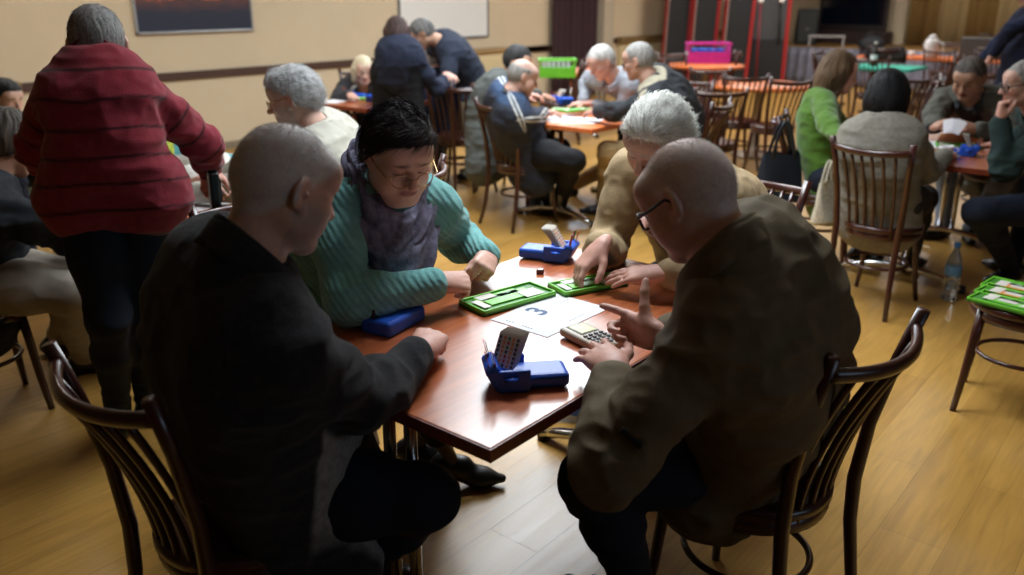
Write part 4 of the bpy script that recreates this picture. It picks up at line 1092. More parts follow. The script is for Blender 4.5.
    # ---- trousers
    if trousers is not None and legs:
        F = Field()
        for s in (1, -1): F.cone(hip+hr*s*.02, hip+hr*s*.1-up*.01, .115*bulk**.5, .105*bulk**.5, .06)
        F.cone(hip, sp(.12), .105, .10, .06)
        legsf(F, trousers.get('off', .008), .04, trousers.get('b', 1.05), trousers.get('upto', .98))
        Vv, Q = F.mesh(max(res, .007)); Vv = smooth_pass(Vv, Q, 1, .4); Nn = vnormals(Vv, Q)
        kw = np.zeros(len(Vv))
        for s in (1, -1): kw = np.maximum(kw, np.exp(-(np.linalg.norm(Vv-knees[s], axis=1)/.14)**2)); kw = np.maximum(kw, np.exp(-(np.linalg.norm(Vv-feet[s], axis=1)/.16)**2))
        n1 = 1-np.abs(noise3((Vv-org)*A(9, 9, 17)+1.7, 5))*2.2
        Vv = Vv+Nn*(.005*n1*(.6+.8*kw))[:, None]
        quad_obj(trousers.get('name', 'trousers'), Vv, Q, trousers['mat'], root, org)
    if shoes and legs:
        for s in (1, -1):
            kn = knees[s]; ft_ = feet[s]; fd = nrm((kn-hipj[s])*A(1, 1, 0)); fd = hf if np.linalg.norm((kn-hipj[s])[:2]) < .1 else fd
            fd = nrm(fd+np.cross(up, fd)*(-.18)*s)
            if isinstance(shoes, dict) and 'dir' in shoes: fd = nrm(np.asarray(shoes['dir'][0 if s > 0 else 1], float))
            heel = shoes.get('heel', 0) if isinstance(shoes, dict) else 0
            F = Field(); b0 = ft_-fd*.055
            F.cone(b0+up*(.036+heel), b0+fd*.15+up*.034, .037, .043, .02, flat=(up, .85)); F.cone(b0+fd*.14+up*.034, b0+fd*.215+up*.028, .042, .030 if not heel else .02, .02, flat=(up, .75))
            F.cone(b0+fd*.02+up*(.05+heel), b0+fd*.085+up*(.062+heel*.5), .037, .033, .025)
            if not heel: F.cone(b0+fd*.03+up*.05, ft_+up*.1, .038, .04, .02)
            if heel: F.cone(b0-fd*.01+up*(.02+heel), b0-fd*.012+up*.004, .02, .009, .012)
            F.fn(lambda P: P[..., 2]-.002, ft_, .3, .006, -1)
            Vv, Q = F.mesh(max(.006, res*.8)); quad_obj('shoe', smooth_pass(Vv, Q, 1, .4), Q, shoes.get('mat', SHOE) if isinstance(shoes, dict) else SHOE, root, org)
    # ---- hair
    if hair.get('style'): make_hair(root, org, hd, R, hs, hair, min(res, .006))
    if glasses: make_glasses(root, org, hd, R, hs, glasses)
    return root, dict(N=N, hip=hip, rs=rs, fs=fs, up=up, arm=armj, R=R, sp=sp, org=org, ax=ax1)

def strands(Vv, Q, Nn, l, R, hs, o, n, col, hc, h2):
    """loose tapered locks rooted on the hair, following the comb direction"""
    rg = np.random.default_rng(int(abs(Vv[0, 0]*1e4)) % 9999)
    fi = rg.integers(0, len(Q), n); w = rg.random((n, 1)); w2 = rg.random((n, 1)); q = Q[fi]
    P = (Vv[q[:, 0]]*(1-w)+Vv[q[:, 1]]*w)*(1-w2)+(Vv[q[:, 3]]*(1-w)+Vv[q[:, 2]]*w)*w2
    nn = Nn[q[:, 0]]; lp = l[q[:, 0]]
    if o.get('flow') == 'back': T = np.stack([lp[:, 0]*2.5+.35, -np.ones(n), -.3*np.ones(n)], 1)
    elif o.get('flow') == 'side': T = np.stack([np.full(n, .9), -.25+0*lp[:, 1], -.5*np.ones(n)], 1)
    else: T = lp-A(o.get('part', 0), -o.get('crown_y', .045), .13)
    T = T@R.T; T = T-nn*np.sum(T*nn, 1, keepdims=True); T = T/(np.linalg.norm(T, axis=1, keepdims=True)+1e-9)
    jit = np.stack([noise3(P*55, 11), noise3(P*55, 12), noise3(P*55, 13)], 1)*.5+rg.normal(0, .22, (n, 3))
    L = o.get('len', .03)*(.6+.7*rg.random((n, 1)))*hs; lift = o.get('lift', .35)*(.5+rg.random((n, 1))); seg = 4; wd = o.get('wd', .0011)
    pts = [P-nn*.002]; d = T+jit*o.get('mess', .6)+nn*lift
    for k in range(seg):
        dd = d-nn*(lift*1.6*(k+1)/seg)*(1 if o.get('len', .03) > .012 else .2)+A(0, 0, -.12*k)*(o.get('len', .03) > .02)
        dd = dd/np.linalg.norm(dd, axis=1, keepdims=True); pts.append(pts[-1]+dd*L/seg)
    u = np.cross(T, nn); u = u/(np.linalg.norm(u, axis=1, keepdims=True)+1e-9)
    VV = []
    for k, p in enumerate(pts):
        r = wd*(1-.85*k/seg)
        for c, s_ in ((1, 0), (-.5, .87), (-.5, -.87)): VV.append(p+u*(c*r)+nn*(s_*r))
    VV = np.stack(VV, 1).reshape(-1, 3); st = (seg+1)*3; base = len(Vv)+np.arange(n)[:, None]*st; F = []
    for k in range(seg):
        for c in range(3): F.append(np.concatenate([base+k*3+c, base+k*3+(c+1) % 3, base+k*3+3+(c+1) % 3, base+k*3+3+c], 1))
    m = np.clip(rg.random((n, 1))*1.2-.1, 0, 1); cs = np.repeat(hc*(1-m)+h2*m, st, 0)
    if o['style'] == 'buzz': return VV, np.concatenate(F)-len(Vv), cs
    return np.concatenate([Vv, VV]), np.concatenate([Q]+F), np.concatenate([col, cs])

def make_hair(root, org, hd, R, hs, o, res):
    F = Field(); P = lambda x, y, z: hd+R@A(x, y, z)*hs
    st = o['style']; t = o.get('t', .010)
    def ell(c, r, k): F.ell(P(*c), A(*r)*hs, k, R)
    ell((0, -.014, .034), (.0765+t, .097+t, .085+t), .02)
    if st in ('short', 'fringe', 'buzz'):
        ell((0, -.035, -.005), (.072+t*.8, .076+t*.8, .068+t*.5), .03)
    if st == 'full':
        ell((0, -.035, -.0), (.074+t, .08+t, .075+t), .03); ell((0, .03, .075), (.06, .05, .04), .03)
    if st == 'swept':
        ell((0, -.035, -.0), (.074+t, .08+t, .07+t*.7), .03); ell((-.01, .035, .085), (.066, .055, .036), .03)
    if st == 'bob':
        ell((0, -.03, -.03), (.086+t, .085+t, .105), .03)
        for s in (-1, 1): F.cone(P(s*.075, .01, .02), P(s*.074, .005, -.09), .034*hs, .03*hs, .03)
    if st == 'long':
        ell((0, -.035, -.03), (.084+t, .083+t, .10), .03)
        for s in (-1, 1): F.cone(P(s*.074, .012, .02), P(s*.07, .005, -.14), .034*hs, .026*hs, .03)
        F.cone(P(-.05, -.05, -.05), P(-.055, -.07, -.17), .05*hs, .032*hs, .04); F.cone(P(.05, -.05, -.05), P(.055, -.07, -.17), .05*hs, .032*hs, .04); F.cone(P(0, -.06, -.05), P(0, -.085, -.175), .055*hs, .035*hs, .04)
    ln = o.get('line', -.016); slope = o.get('slope', 1.0); low = o.get('low', -.085)
    hz = o.get('front', .0)
    def cut(Pw):
        l = ((Pw-hd.astype(np.float32))@R.astype(np.float32))/hs; x, y, z = l[..., 0], l[..., 1], l[..., 2]
        g = (ln-(z-slope*y))/1.41
        g = g+.10*np.maximum(0, np.abs(x)-.03)*(y > .0)
        if st in ('bob', 'long'):
            face = np.sqrt((x/.058)**2+((z+.035-hz)/.085)**2)-1
            g = np.where(y > .02, np.minimum(.02, -face*.05), -.05)
            g = np.maximum(g, np.where(z < (-.13 if st == 'bob' else -.25), .01, -.05))
        else: g = np.maximum(g, (low-z))
        ear = .03-np.sqrt(((np.abs(x)-.085)/1.0)**2+((y-.004)/.9)**2+((z+.008)/1.25)**2)
        if st in ('short', 'fringe', 'swept', 'buzz'): g = np.maximum(g, ear)
        if st in ('fringe', 'buzz') and o.get('crown', 1) < .1:
            g = np.maximum(g, np.minimum(z-o.get('crown', .055)+.25*np.minimum(y+.04, 0), .02))
        return (-g).astype(np.float32)*hs
    F.fn(cut, hd, .3, .006, -1)
    # field used as a cut: keep where g < 0
    F.p[-1] = ('f', lambda Pw: cut(Pw), np.asarray(hd, np.float32), .3, 0, .008, -1, None)
    Vv, Q = F.mesh(res)
    Nn = vnormals(Vv, Q); l = ((Vv-hd)@R)/hs
    rad = l-A(0, -.02, .06)
    th = np.arctan2(l[:, 0]-o.get('part', .0), -(l[:, 1]+o.get('crown_y', .045))); dist_ = np.linalg.norm(l-A(0, -.045, .115), axis=1)
    wob = .25*noise3(l*16, 4); th = th+wob; fq = o.get('strand', 26)*.34
    c = np.stack([np.cos(th)*fq, np.sin(th)*fq, dist_*9], 1)
    n1 = noise3(c, 3); n2 = noise3(np.stack([np.cos(th)*fq*2.3, np.sin(th)*fq*2.3, dist_*14], 1), 9)
    am = o.get('am', .004); Vv = Vv+Nn*(am*(.8*n1+.5*n2))[:, None]
    hc = A(*o['col']); h2 = A(*o.get('col2', o['col']))
    m = np.clip(.5+.5*n1+.25*n2, 0, 1)[:, None]; col = hc*(1-m)+h2*m
    n = o.get('n', 900)
    if n: Vv, Q, col = strands(Vv, Q, Nn, l, R, hs, o, n, col, hc, h2)
    quad_obj('hair', Vv, Q, HAIRM, root, org, col)

def make_glasses(root, org, hd, R, hs, o):
    P = lambda x, y, z: hd+R@A(x, y, z)*hs - org
    m = MB(); rx, rz = o.get('rx', .025), o.get('rz', .019); th = o.get('th', .0016); zc = o.get('z', -.004); yf = o.get('y', .107)
    le = MB()
    for s in (-1, 1):
        pts = []
        for a in np.linspace(0, 2*math.pi, 29)[:-1]:
            ca, sa = math.cos(a), math.sin(a); e = o.get('sq', .8)
            pts.append(P(s*.033+rx*math.copysign(abs(ca)**e, ca), yf-.012*abs((s*.033+rx*ca)/.055)**2, zc+rz*math.copysign(abs(sa)**e, sa)))
        m.tube(pts, th, 8, closed=True)
        n = len(le.v); le.add(pts+[np.mean(pts, axis=0)], [(i, (i+1) % 28, 28) for i in range(28)])
        m.tube([P(s*(.033+rx), yf-.014, zc+.008), P(s*.074, yf-.022, zc+.008), P(s*.082, .04, zc+.010), P(s*.085, .0, zc+.014), P(s*.083, -.022, zc-.006)], th*1.1, 8)
    m.tube([P(-.033+rx*.92, yf, zc+.006), P(0, yf+.006, zc+.010), P(.033-rx*.92, yf, zc+.006)], th, 8)
    g = m.build('spectacles', o.get('mat', FRAME_METAL), root)
    l_ = le.build('lens', LENS, g)
# ------------------------------------------------------------------ the people
DENIM = fabric('dark_denim', lin(26, 32, 46), .85, .35, 260)
BLACKT = fabric('black_trousers', lin(22, 22, 25), .85, .3, 240)
GREYT = fabric('pale_trousers', lin(150, 142, 130), .85, .3, 200)
KHAKI = fabric('khaki_trousers', lin(168, 142, 100), .85, .3, 200)
BLUEGREY = fabric('washed_jeans', lin(120, 128, 140), .85, .35, 220, var=.25, scale=10)
FLEECE = fabric('charcoal_fleece', lin(44, 44, 48), .95, .7, 330, var=.2, scale=60, sheen=.15, attr=None)
OLIVE = fabric('olive_cotton', lin(98, 86, 65), .8, .25, 220)
BEIGE = fabric('beige_cotton', lin(168, 138, 100), .8, .25, 220)
NAVY = fabric('navy_wool', lin(34, 40, 58), .85, .3, 240)
ROSY = (.60, .36, .28); PALE = (.66, .43, .34); TAN_S = (.48, .28, .19)

# knitted turquoise sweater: cable ribs down the fabric
KNIT = fabric('turquoise_knit', lin(106, 164, 162), .9, .5, 300, var=.12, scale=40, sheen=.2)
def add_ribs(m, scale, axis, strength, dist=.006, distort=1.5):
    N, L, b = nodes_of(m); tc = N.new('ShaderNodeTexCoord'); wv = N.new('ShaderNodeTexWave'); wv.inputs['Scale'].default_value = scale
    wv.bands_direction = axis; wv.inputs['Distortion'].default_value = distort; wv.inputs['Detail'].default_value = 2; wv.inputs['Detail Scale'].default_value = 2.5
    L.new(tc.outputs['Object'], wv.inputs[0])
    old = b.inputs['Normal'].links[0].from_node
    bp = N.new('ShaderNodeBump'); bp.inputs['Strength'].default_value = strength; bp.inputs['Distance'].default_value = dist
    L.new(wv.outputs['Fac'], bp.inputs['Height']); L.new(old.outputs[0], bp.inputs['Normal']); L.new(bp.outputs[0], b.inputs['Normal'])
add_ribs(KNIT, 22, 'DIAGONAL', .5)

# 1 --- man in the black fleece
def fleece_tint(P, n, k):
    d = P-k['sp'](.5); f = d@k['fs']; r = d@k['rs']; z = d@k['up']
    m = np.clip((f-.088)/.012, 0, 1)*np.clip((.27-np.abs(r))/.02, 0, 1)*np.clip((.30-z)/.03, 0, 1)
    base = np.tile(A(.022, .022, .025), (len(P), 1)); g = A(.26, .255, .25)
    for s in (1, -1):
        for p0, p1 in ((k['arm'][s][0], k['arm'][s][1]), (k['arm'][s][1], k['arm'][s][2])):
            u = nrm(p1-p0); t_ = np.clip((P-p0)@u, 0, np.linalg.norm(p1-p0)); m = m*np.clip((np.linalg.norm(P-p0-t_[:, None]*u, axis=1)-.088)/.015, 0, 1)
    return base*(1-m[:, None])+g*m[:, None]
FLEECE_T = mat('charcoal_fleece_panels', (.03, .03, .03, 1), .95, var=.25, scale=70, bump=.7, bscale=330, attr='tint', spec=.15, sheen=.1)
person('man with cropped grey hair in a charcoal fleece, nearest at the left', far(286, 186, 1.70), 82, (-1.55, 1.00, .55), ty=78, pitch=24, hs=1.0,
    sh=.19, bulk=1.12, belly=.05, nd_=.105, res=.005, skin=ROSY, bend=.05,
    hair=dict(style='buzz', col=(.45, .44, .43), col2=(.85, .84, .83), t=.0005, am=0, line=-.008, n=9000, len=.006, lift=1.0, wd=.0004, mess=.8), face=dict(stubble=A(.64, .63, .62), stub_amt=1.0, line=-.012, chub=.7, beard=A(.3, .28, .27)),
    top=dict(name='fleece_jacket', mat=FLEECE_T, off=.03, collar=.085, collar_r=.086, collar_col=(.022, .022, .024), drop=.22, wrinkle=.008, tint=fleece_tint, cuff=.001, upto=.86, res=.007),
    trousers=dict(mat=DENIM), knees=[at(425, 497, .54), at(330, 400, .50)], feet=[at(372, 585, .0), (-1.75, 1.55, 0)],
    handR=dict(w=at(421, 352, .805), d=at(438, 324, .80)-at(421, 352, .80), n=A(.35, -.3, .9), c='fist', sc=1.1), elR=A(.2, -.5, -1.2),
    handL=dict(w=A(-1.62, 1.33, .62), d=A(.3, 1, 0), n=A(0, 0, 1), c='relaxed'))
# 2 --- bald man
root2, k2 = person('bald man with dark spectacles in an olive jacket, at the front table', far(687, 197, 1.80), 180, (-.78, 1.88, .55), ty=178, pitch=34, hs=1.0, roll=0,
    sh=.19, bulk=1.12, belly=.05, nd_=.098, res=.005, skin=ROSY, bend=.10,
    hair=dict(style='buzz', col=(.42, .40, .38), col2=(.75, .73, .70), t=.0005, am=0, line=-.008, n=9000, len=.006, lift=1.0, wd=.00035, mess=.8), face=dict(stubble=A(.74, .68, .65), stub_amt=.8, line=-.01, chub=.6, bald=.8),
    glasses=dict(mat=FRAME_DARK, th=.0032, rx=.026, rz=.018, sq=.6),
    top=dict(name='jacket', mat=OLIVE, off=.035, collar=.09, collar_r=.09, drop=.10, wrinkle=.011, cuff=.001, armb=1.05, upto=.85, res=.007),
    trousers=dict(mat=DENIM, b=1.1), knees=[(-1.22, 2.06, .54), at(592, 482, .53)], feet=[(-1.25, 2.05, 0), at(640, 632, 0)],
    handL=dict(w=at(613, 371, .825), d=at(585, 347, .80)-at(613, 371, .81), n=A(.15, -.5, 1), c='flat', spread=1.8, sc=1.08), elL=A(.1, -.9, -.75),
    handR=dict(w=at(661, 336, .865), d=at(616, 321, .855)-at(661, 336, .865), n=A(-.1, 1, .12), c='point', sc=1.08), elR=A(.3, .7, -.8))
a_, e_, w_ = k2['arm'][-1]; out_ = nrm(A(.25, -.95, .1)); ad = nrm(e_-a_); out_ = nrm(out_-ad*np.dot(out_, ad)); sd_ = np.cross(ad, out_)
pm = Matrix(((*sd_, 0), (*ad, 0), (*out_, 0), (0, 0, 0, 1))).transposed() if False else Matrix([[sd_[i], ad[i], out_[i], 0] for i in range(3)]+[[0, 0, 0, 1]])
pp = a_+(e_-a_)*.72+out_*.070-k2['org']
MB().box(tuple(pp), (.055, .014, .02), .004, pm).build('pocket_slit', BLACK_PLASTIC, root2)
# 3 --- woman in the turquoise sweater
scarfm = fabric('grey_purple_scarf', lin(112, 110, 130), .95, .5, 150, var=.5, scale=38)
root3, k3 = person('woman with short dark hair and glasses in a turquoise knitted sweater and grey scarf', far(400, 153, 2.38), -22, (-2.25, 1.70, .55), ty=-22, pitch=26, hs=1.03,
    sh=.18, bulk=1.12, belly=.04, res=.005, skin=PALE, bend=.04,
    hair=dict(style='full', col=(.012, .010, .010), col2=(.05, .04, .038), t=.011, am=.005, strand=22, line=-.004, slope=.95, low=-.06, n=4500, len=.042, lift=.6, wd=.0012, flow='side', mess=.8),
    face=dict(jaw=.97, chub=.8, lip=A(.36, .14, .13), brow=A(.06, .04, .035), dc=True, stocking=(.07, .045, .035)),
    glasses=dict(mat=FRAME_METAL, th=.0016, rx=.026, rz=.021, sq=.85, y=.112, z=-.014),
    top=dict(name='sweater', mat=KNIT, off=.022, drop=.06, wrinkle=.006, cuff=.006, res=.006, armb=1.08, upto=.94),
    trousers=dict(mat=BLACKT, upto=.62), knees=[(-1.72, 1.58, .56), (-1.80, 1.86, .56)], feet=[at(455, 486, 0), at(420, 470, 0)], shoes=dict(dir=[A(.75, .66, 0), A(.75, .66, 0)], heel=.045),
    handR=dict(w=at(436, 283, .845), d=at(468, 282, .825)-at(436, 283, .84), n=A(.3, -.5, .85), c='pinch', sc=.98), elR=A(-.5, -.9, .0),
    handL=dict(w=at(487, 257, .835), d=at(474, 284, .815)-at(487, 257, .835), n=A(.6, .2, .75), c='pinch', sc=.96), elL=A(-.3, .7, -.6))
sc_ = MB(); Nn_ = k3['N']; fsw, rsw, uw, og = k3['fs'], k3['rs'], k3['up'], k3['org']
def scarf_fn(lay):
    def f(u, v):
        a = u*2*math.pi; b = v*2*math.pi
        cx = math.cos(a); sx = math.sin(a)
        rx, ry = (.098, .110) if lay == 0 else (.118, .128)
        z0 = (.035, -.02)[lay] - (.050, .078)[lay]*max(0, cx)**1.3
        thick = (.038, .046)[lay]*(1+.25*math.sin(3*a+lay)+.12*math.sin(7*a+2*b)) * (1+.25*max(0, cx))
        rr = 1+thick*math.cos(b)/rx*.75
        fold = .0105*math.sin(4*b+2*math.sin(2*a)*2.5+lay)+.005*math.sin(9*b+5*a)
        c = Nn_+fsw*(.018+ry*cx*(rr+fold*8))+rsw*rx*sx*(rr+fold*8)+uw*(z0+thick*1.25*math.sin(b)+fold)
        return tuple(c-og)
    return f
for lay in (0, 1): sc_.grid(scarf_fn(lay), 72, 40, closed_u=True)
sc_.build('scarf', scarfm, root3)
# 4 --- white-haired man, beige jacket
person('white-haired man in a beige jacket reaching over the green bridge board', far(657, 140, 2.72), -97, (-1.40, 2.98, .55), ty=-102, pitch=33, hs=1.06, roll=-8,
    sh=.20, bulk=1.12, belly=.03, res=.006, skin=ROSY, bend=.05,
    hair=dict(style='swept', col=(.62, .61, .56), col2=(.92, .92, .88), t=.014, am=.004, strand=26, line=-.006, low=-.08, n=5000, len=.045, lift=.5, wd=.0011, flow='back', mess=.55), face=dict(brow=A(.4, .38, .35), chub=.2),
    top=dict(name='jacket', mat=TINTED, off=.032, collar=.045, collar_r=.084, drop=.18, wrinkle=.0065, cuff=.004, upto=.9, res=.008, armb=1.05, vneck=.16, tint=lambda P, n, k: (lambda m: A(.36, .255, .135)*(1-m[:, None])+A(.05, .045, .045)*m[:, None])(np.clip((.06-np.abs((P-k['N'])@k['rs']))/.01, 0, 1)*np.clip((n@k['fs'])*3, 0, 1)), collar_col=(.36, .255, .135)),
    trousers=dict(mat=BLACKT), knees=[(-1.55, 2.55, .56), (-1.28, 2.55, .56)], feet=[(-1.55, 2.56, 0), (-1.28, 2.6, 0)],
    handR=dict(w=at(601, 246, .87), d=at(577, 272, .80)-at(601, 246, .87), n=A(-.25, -.1, 1), c='relaxed', sc=1.08), elR=A(-.45, .6, -.8),
    handL=dict(w=at(664, 274, .83), d=at(612, 277, .80)-at(664, 274, .83), n=A(.1, -.2, 1), c='flat', sc=1.06), elL=A(.9, .2, -.6))
# 5 --- standing man in the red striped sweater
REDS = mat('red_striped_knit', lin(128, 28, 38), .95, var=.12, scale=30, bump=.3, bscale=200, attr='tint', spec=.2, sheen=.15)
def red_tint(P, n, k):
    d = P-k['N']; s = -(d@nrm(k['N']-k['hip']))
    for q in (1, -1):
        a, e, w = k['arm'][q]; 
        for p0, p1, o0 in ((a, e, .08), (e, w, .37)):
            u = nrm(p1-p0); t = (P-p0)@u; L_ = np.linalg.norm(p1-p0); dist = np.linalg.norm((P-p0)-t[:, None]*u, axis=1)
            m = (dist < .085) & (t > .04) & (t < L_+.05) & (((P-k['N'])@k['rs'])*q > .19); s = np.where(m, o0+t, s)
    ph = (s+.012*noise3(P*6, 2)+.02) % .088; st = np.clip(1.3-np.abs(ph-.044)/.0055, 0, 1)[:, None]
    base = A(.235, .022, .036); return base*(1-st*.86)
root5, k5 = person('standing grey-haired man in a dark red striped sweater, back turned', far(98, 44, 3.22), 150, far(118, 212, 3.10)*A(1, 1, 0)+A(0, 0, 1.02), ty=146, pitch=12, hs=1.0,
    sh=.115, shd=.085, bulk=.66, belly=.0, res=.007, skin=ROSY, neck=far(97, 64, 3.14), bend=.05,
    hair=dict(style='short', col=(.10, .10, .10), col2=(.38, .37, .36), t=.006, am=.002, strand=44, line=-.02, low=-.085, n=5000, len=.016, lift=.5, wd=.0008), face=dict(chub=.4),
    top=dict(name='sweater', mat=REDS, off=.028, k=.025, drop=.0, extra=lambda F, k: [F.cone(k['hip']-k['hr']*.10*q-k['up']*.035, k['sp'](.2)-k['hr']*.05*q, .145, .13, .05) for q in (1, -1)], collar=.016, collar_r=.07, gap=.02, collar_col=(.16, .02, .03), wrinkle=.009, tint=red_tint, cuff=.004, res=.008, armb=1.05),
    trousers=dict(mat=DENIM, off=.006, b=.95), knees=[far(140, 312, 3.12), far(108, 318, 3.03)], feet=[at(150, 418, 0), at(122, 432, 0)],
    handR=dict(w=at(210, 172, .98), d=at(208, 215, .86)-at(209, 178, .95), n=A(.5, -.7, .25), c='grip', sc=1.05), elR=A(.8, -.25, .35),
    handL=dict(w=far(70, 188, 3.5), d=A(-.6, .6, -.4), n=A(-.2, .2, 1), c='relaxed'), elL=A(-.8, -.5, -.5))
t = empty('device', tuple(far(216, 207, 3.27)), math.radians(65), 'black flat case held by the man in the red striped sweater', 'case')
rounded_slab(MB(), (0, 0, .06), (.035, .085, .16), .008, Matrix.Rotation(.12, 4, 'X')).build('case', BLACK_PLASTIC, t)
rounded_slab(MB(), (.02, 0, .07), (.008, .06, .09), .003, Matrix.Rotation(.12, 4, 'X')).build('flap', mat('dark_flap', lin(34, 34, 38), .4), t)
# 6 --- sitter at the left edge
person('seated person with dark greying hair and pale trousers at the left edge', far(10, 143, 3.85), 115, (-3.70, 1.10, .56), ty=72, pitch=25, sh=.17, res=.009, bulk=1.0,
    hair=dict(style='full', col=(.02, .018, .016), col2=(.16, .14, .12), t=.016, am=.006, strand=26, line=-.01, low=-.08),
    top=dict(name='jacket', mat=fabric('dark_pattern_jacket', lin(34, 38, 44), .8, .3, 120, var=.6, scale=14), off=.03, collar=.04, drop=.16, wrinkle=.01),
    trousers=dict(mat=GREYT, b=1.12, off=.012), knees=[at(72, 291, .52), at(92, 282, .52)], feet=[at(88, 372, 0), at(62, 352, 0)], shoes=dict(dir=[A(.55, .8, 0), A(.5, .85, 0)]),
    handR=dict(w=(-3.48, 1.62, .78), d=A(0, 1, 0), n=A(0, 0, 1), c='relaxed'))
# 7 --- boy far left
person('dark-haired boy in a grey-green shirt by the radiator at the far left', far(6, 99, 6.3), 20, far(-8, 165, 6.45)*A(1, 1, 0)+A(0, 0, .54), ty=10, pitch=12, sh=.16, res=.011, hs=.98, bulk=.95,
    hair=dict(style='full', col=(.012, .011, .012), col2=(.05, .05, .05), t=.012, am=.004, line=-.012, low=-.06), skin=PALE,
    top=dict(name='shirt', mat=fabric('grey_green_shirt', lin(92, 118, 116), .85), off=.014, drop=.1), trousers=dict(mat=DENIM))
# 8 --- teal top, white sleeves
def teal_tint(P, n, k):
    m = np.zeros(len(P))
    for q in (1, -1):
        a, e, w = k['arm'][q]; u = nrm(w-e); t_ = (P-e)@u; d = np.linalg.norm((P-e)-t_[:, None]*u, axis=1); m = np.maximum(m, np.clip((t_-.02)/.01, 0, 1)*(d < .1))
    return A(.10, .37, .40)*(1-m[:, None])+A(.66, .63, .58)*m[:, None]
root8, k8 = person('person in a teal top with white sleeves, half hidden by the standing man', far(146, 116, 4.25), -10, far(128, 205, 4.6)*A(1, 1, 0)+A(0, 0, .54), ty=0, pitch=25, sh=.175, res=.009, skin=PALE,
    hair=dict(style='bob', col=(.05, .035, .025), col2=(.12, .09, .06), t=.008), bulk=1.05,
    top=dict(name='sweater', mat=TINTED, off=.022, drop=.12, tint=teal_tint, wrinkle=.006, armb=1.08), trousers=dict(mat=BLACKT),
    handR=dict(w=at(163, 187, .80), d=at(160, 196, .77)-at(168, 180, .80), n=A(0, -.2, 1), c='relaxed'), elR=A(-.1, -.8, -.5),
    handL=dict(w=at(186, 176, .80), d=A(.4, -.7, 0), n=A(0, 0, 1), c='relaxed'), elL=A(.5, .7, -.5))
sc2 = MB()
def shawl(u, v):
    a = u*2*math.pi; b = v*2*math.pi; c = k8['N']+k8['fs']*(.02+.105*math.cos(a)*(1+.35*math.cos(b)))+k8['rs']*.105*math.sin(a)*(1+.35*math.cos(b))+k8['up']*(.02+.05*math.sin(b)-.03*math.cos(a)+.008*math.sin(6*a+3*b))
    return tuple(c-k8['org'])
sc2.grid(shawl, 48, 24, closed_u=True).build('scarf', fabric('yellow_green_scarf', lin(150, 160, 60), .9, .4, 60, var=.6, scale=30), root8)
# 9 --- glasses man facing left
person('man with grey-white hair and thin glasses in a pale shirt, facing left', far(293, 98, 3.92), 214, far(338, 200, 4.05)*A(1, 1, 0)+A(0, 0, .55), ty=212, pitch=14, sh=.19, res=.007, skin=ROSY, bulk=1.08, bend=.06, hs=1.05,
    hair=dict(style='swept', col=(.30, .30, .30), col2=(.66, .66, .66), t=.012, am=.006, strand=24, line=.012, slope=.8, low=-.085, n=3500, len=.04, lift=.5, wd=.0012, flow='back', mess=.8), face=dict(nose=1.05, brow=A(.3, .29, .28), beard=A(.4, .38, .36)),
    glasses=dict(mat=FRAME_METAL, th=.0018, rx=.024, rz=.017), 
    top=dict(name='shirt', mat=fabric('pale_shirt', lin(176, 172, 160), .85, .3, 200), off=.022, collar=.02, drop=.12, wrinkle=.008, res=.009), trousers=dict(mat=DENIM),
    handR=dict(w=(-3.55, 2.1, .80), d=A(-1, -.4, 0), n=A(0, 0, 1), c='relaxed'), handL=dict(w=(-3.42, 1.95, .80), d=A(-1, -.2, 0), n=A(0, 0, 1), c='relaxed'))
# 10 --- blonde woman
person('blonde woman in a dark grey cardigan at the small card table by the wall', far(363, 70, 8.15), -30, (-6.52, 5.62, .55), ty=-35, pitch=16, sh=.17, res=.011, skin=PALE,
    hair=dict(style='bob', col=(.52, .44, .28), col2=(.80, .72, .54), t=.012, am=.004), face=dict(open=True),
    top=dict(name='cardigan', mat=fabric('dark_grey_cardigan', lin(58, 58, 62), .9), off=.022, drop=.12, vneck=.14), trousers=dict(mat=BLACKT),
    handR=dict(w=(-5.98, 5.0, .79), d=A(.8, -.5, 0), n=A(0, 0, 1), c='relaxed'), handL=dict(w=(-5.8, 5.3, .79), d=A(.8, -.5, 0), n=A(0, 0, 1), c='relaxed'))
# 11 --- woman in navy blazer
p11 = far(398, 110, 7.05)
person('standing dark-haired woman in a navy blazer, one hand on a chair back', far(397, 33, 7.12), 140, A(p11[0], p11[1], 1.04), ty=124, pitch=30, sh=.13, res=.010, skin=PALE, bulk=.68, belly=0, neck=far(404, 47, 7.05),
    hair=dict(style='bob', col=(.02, .014, .012), col2=(.09, .05, .045), t=.010, am=.004),
    top=dict(name='blazer', mat=NAVY, off=.02, collar=.02, drop=.04, wrinkle=.006, upto=.62), trousers=dict(mat=BLACKT, off=.02),
    knees=[A(p11[0]+.08, p11[1]+.08, .5), A(p11[0]-.12, p11[1]-.02, .5)], feet=[A(p11[0]+.08, p11[1]+.04, 0), A(p11[0]-.14, p11[1]-.04, 0)],
    handR=dict(w=far(446, 75, 7.3), d=at(460, 84, .93)-at(446, 78, .96), n=A(0, 0, 1), c='relaxed'), elR=A(.2, -.9, .1),
    handL=dict(w=A(p11[0]-.45, p11[1]+.35, .80), d=A(-.4, .8, -.3), n=A(0, 0, 1), c='relaxed'))
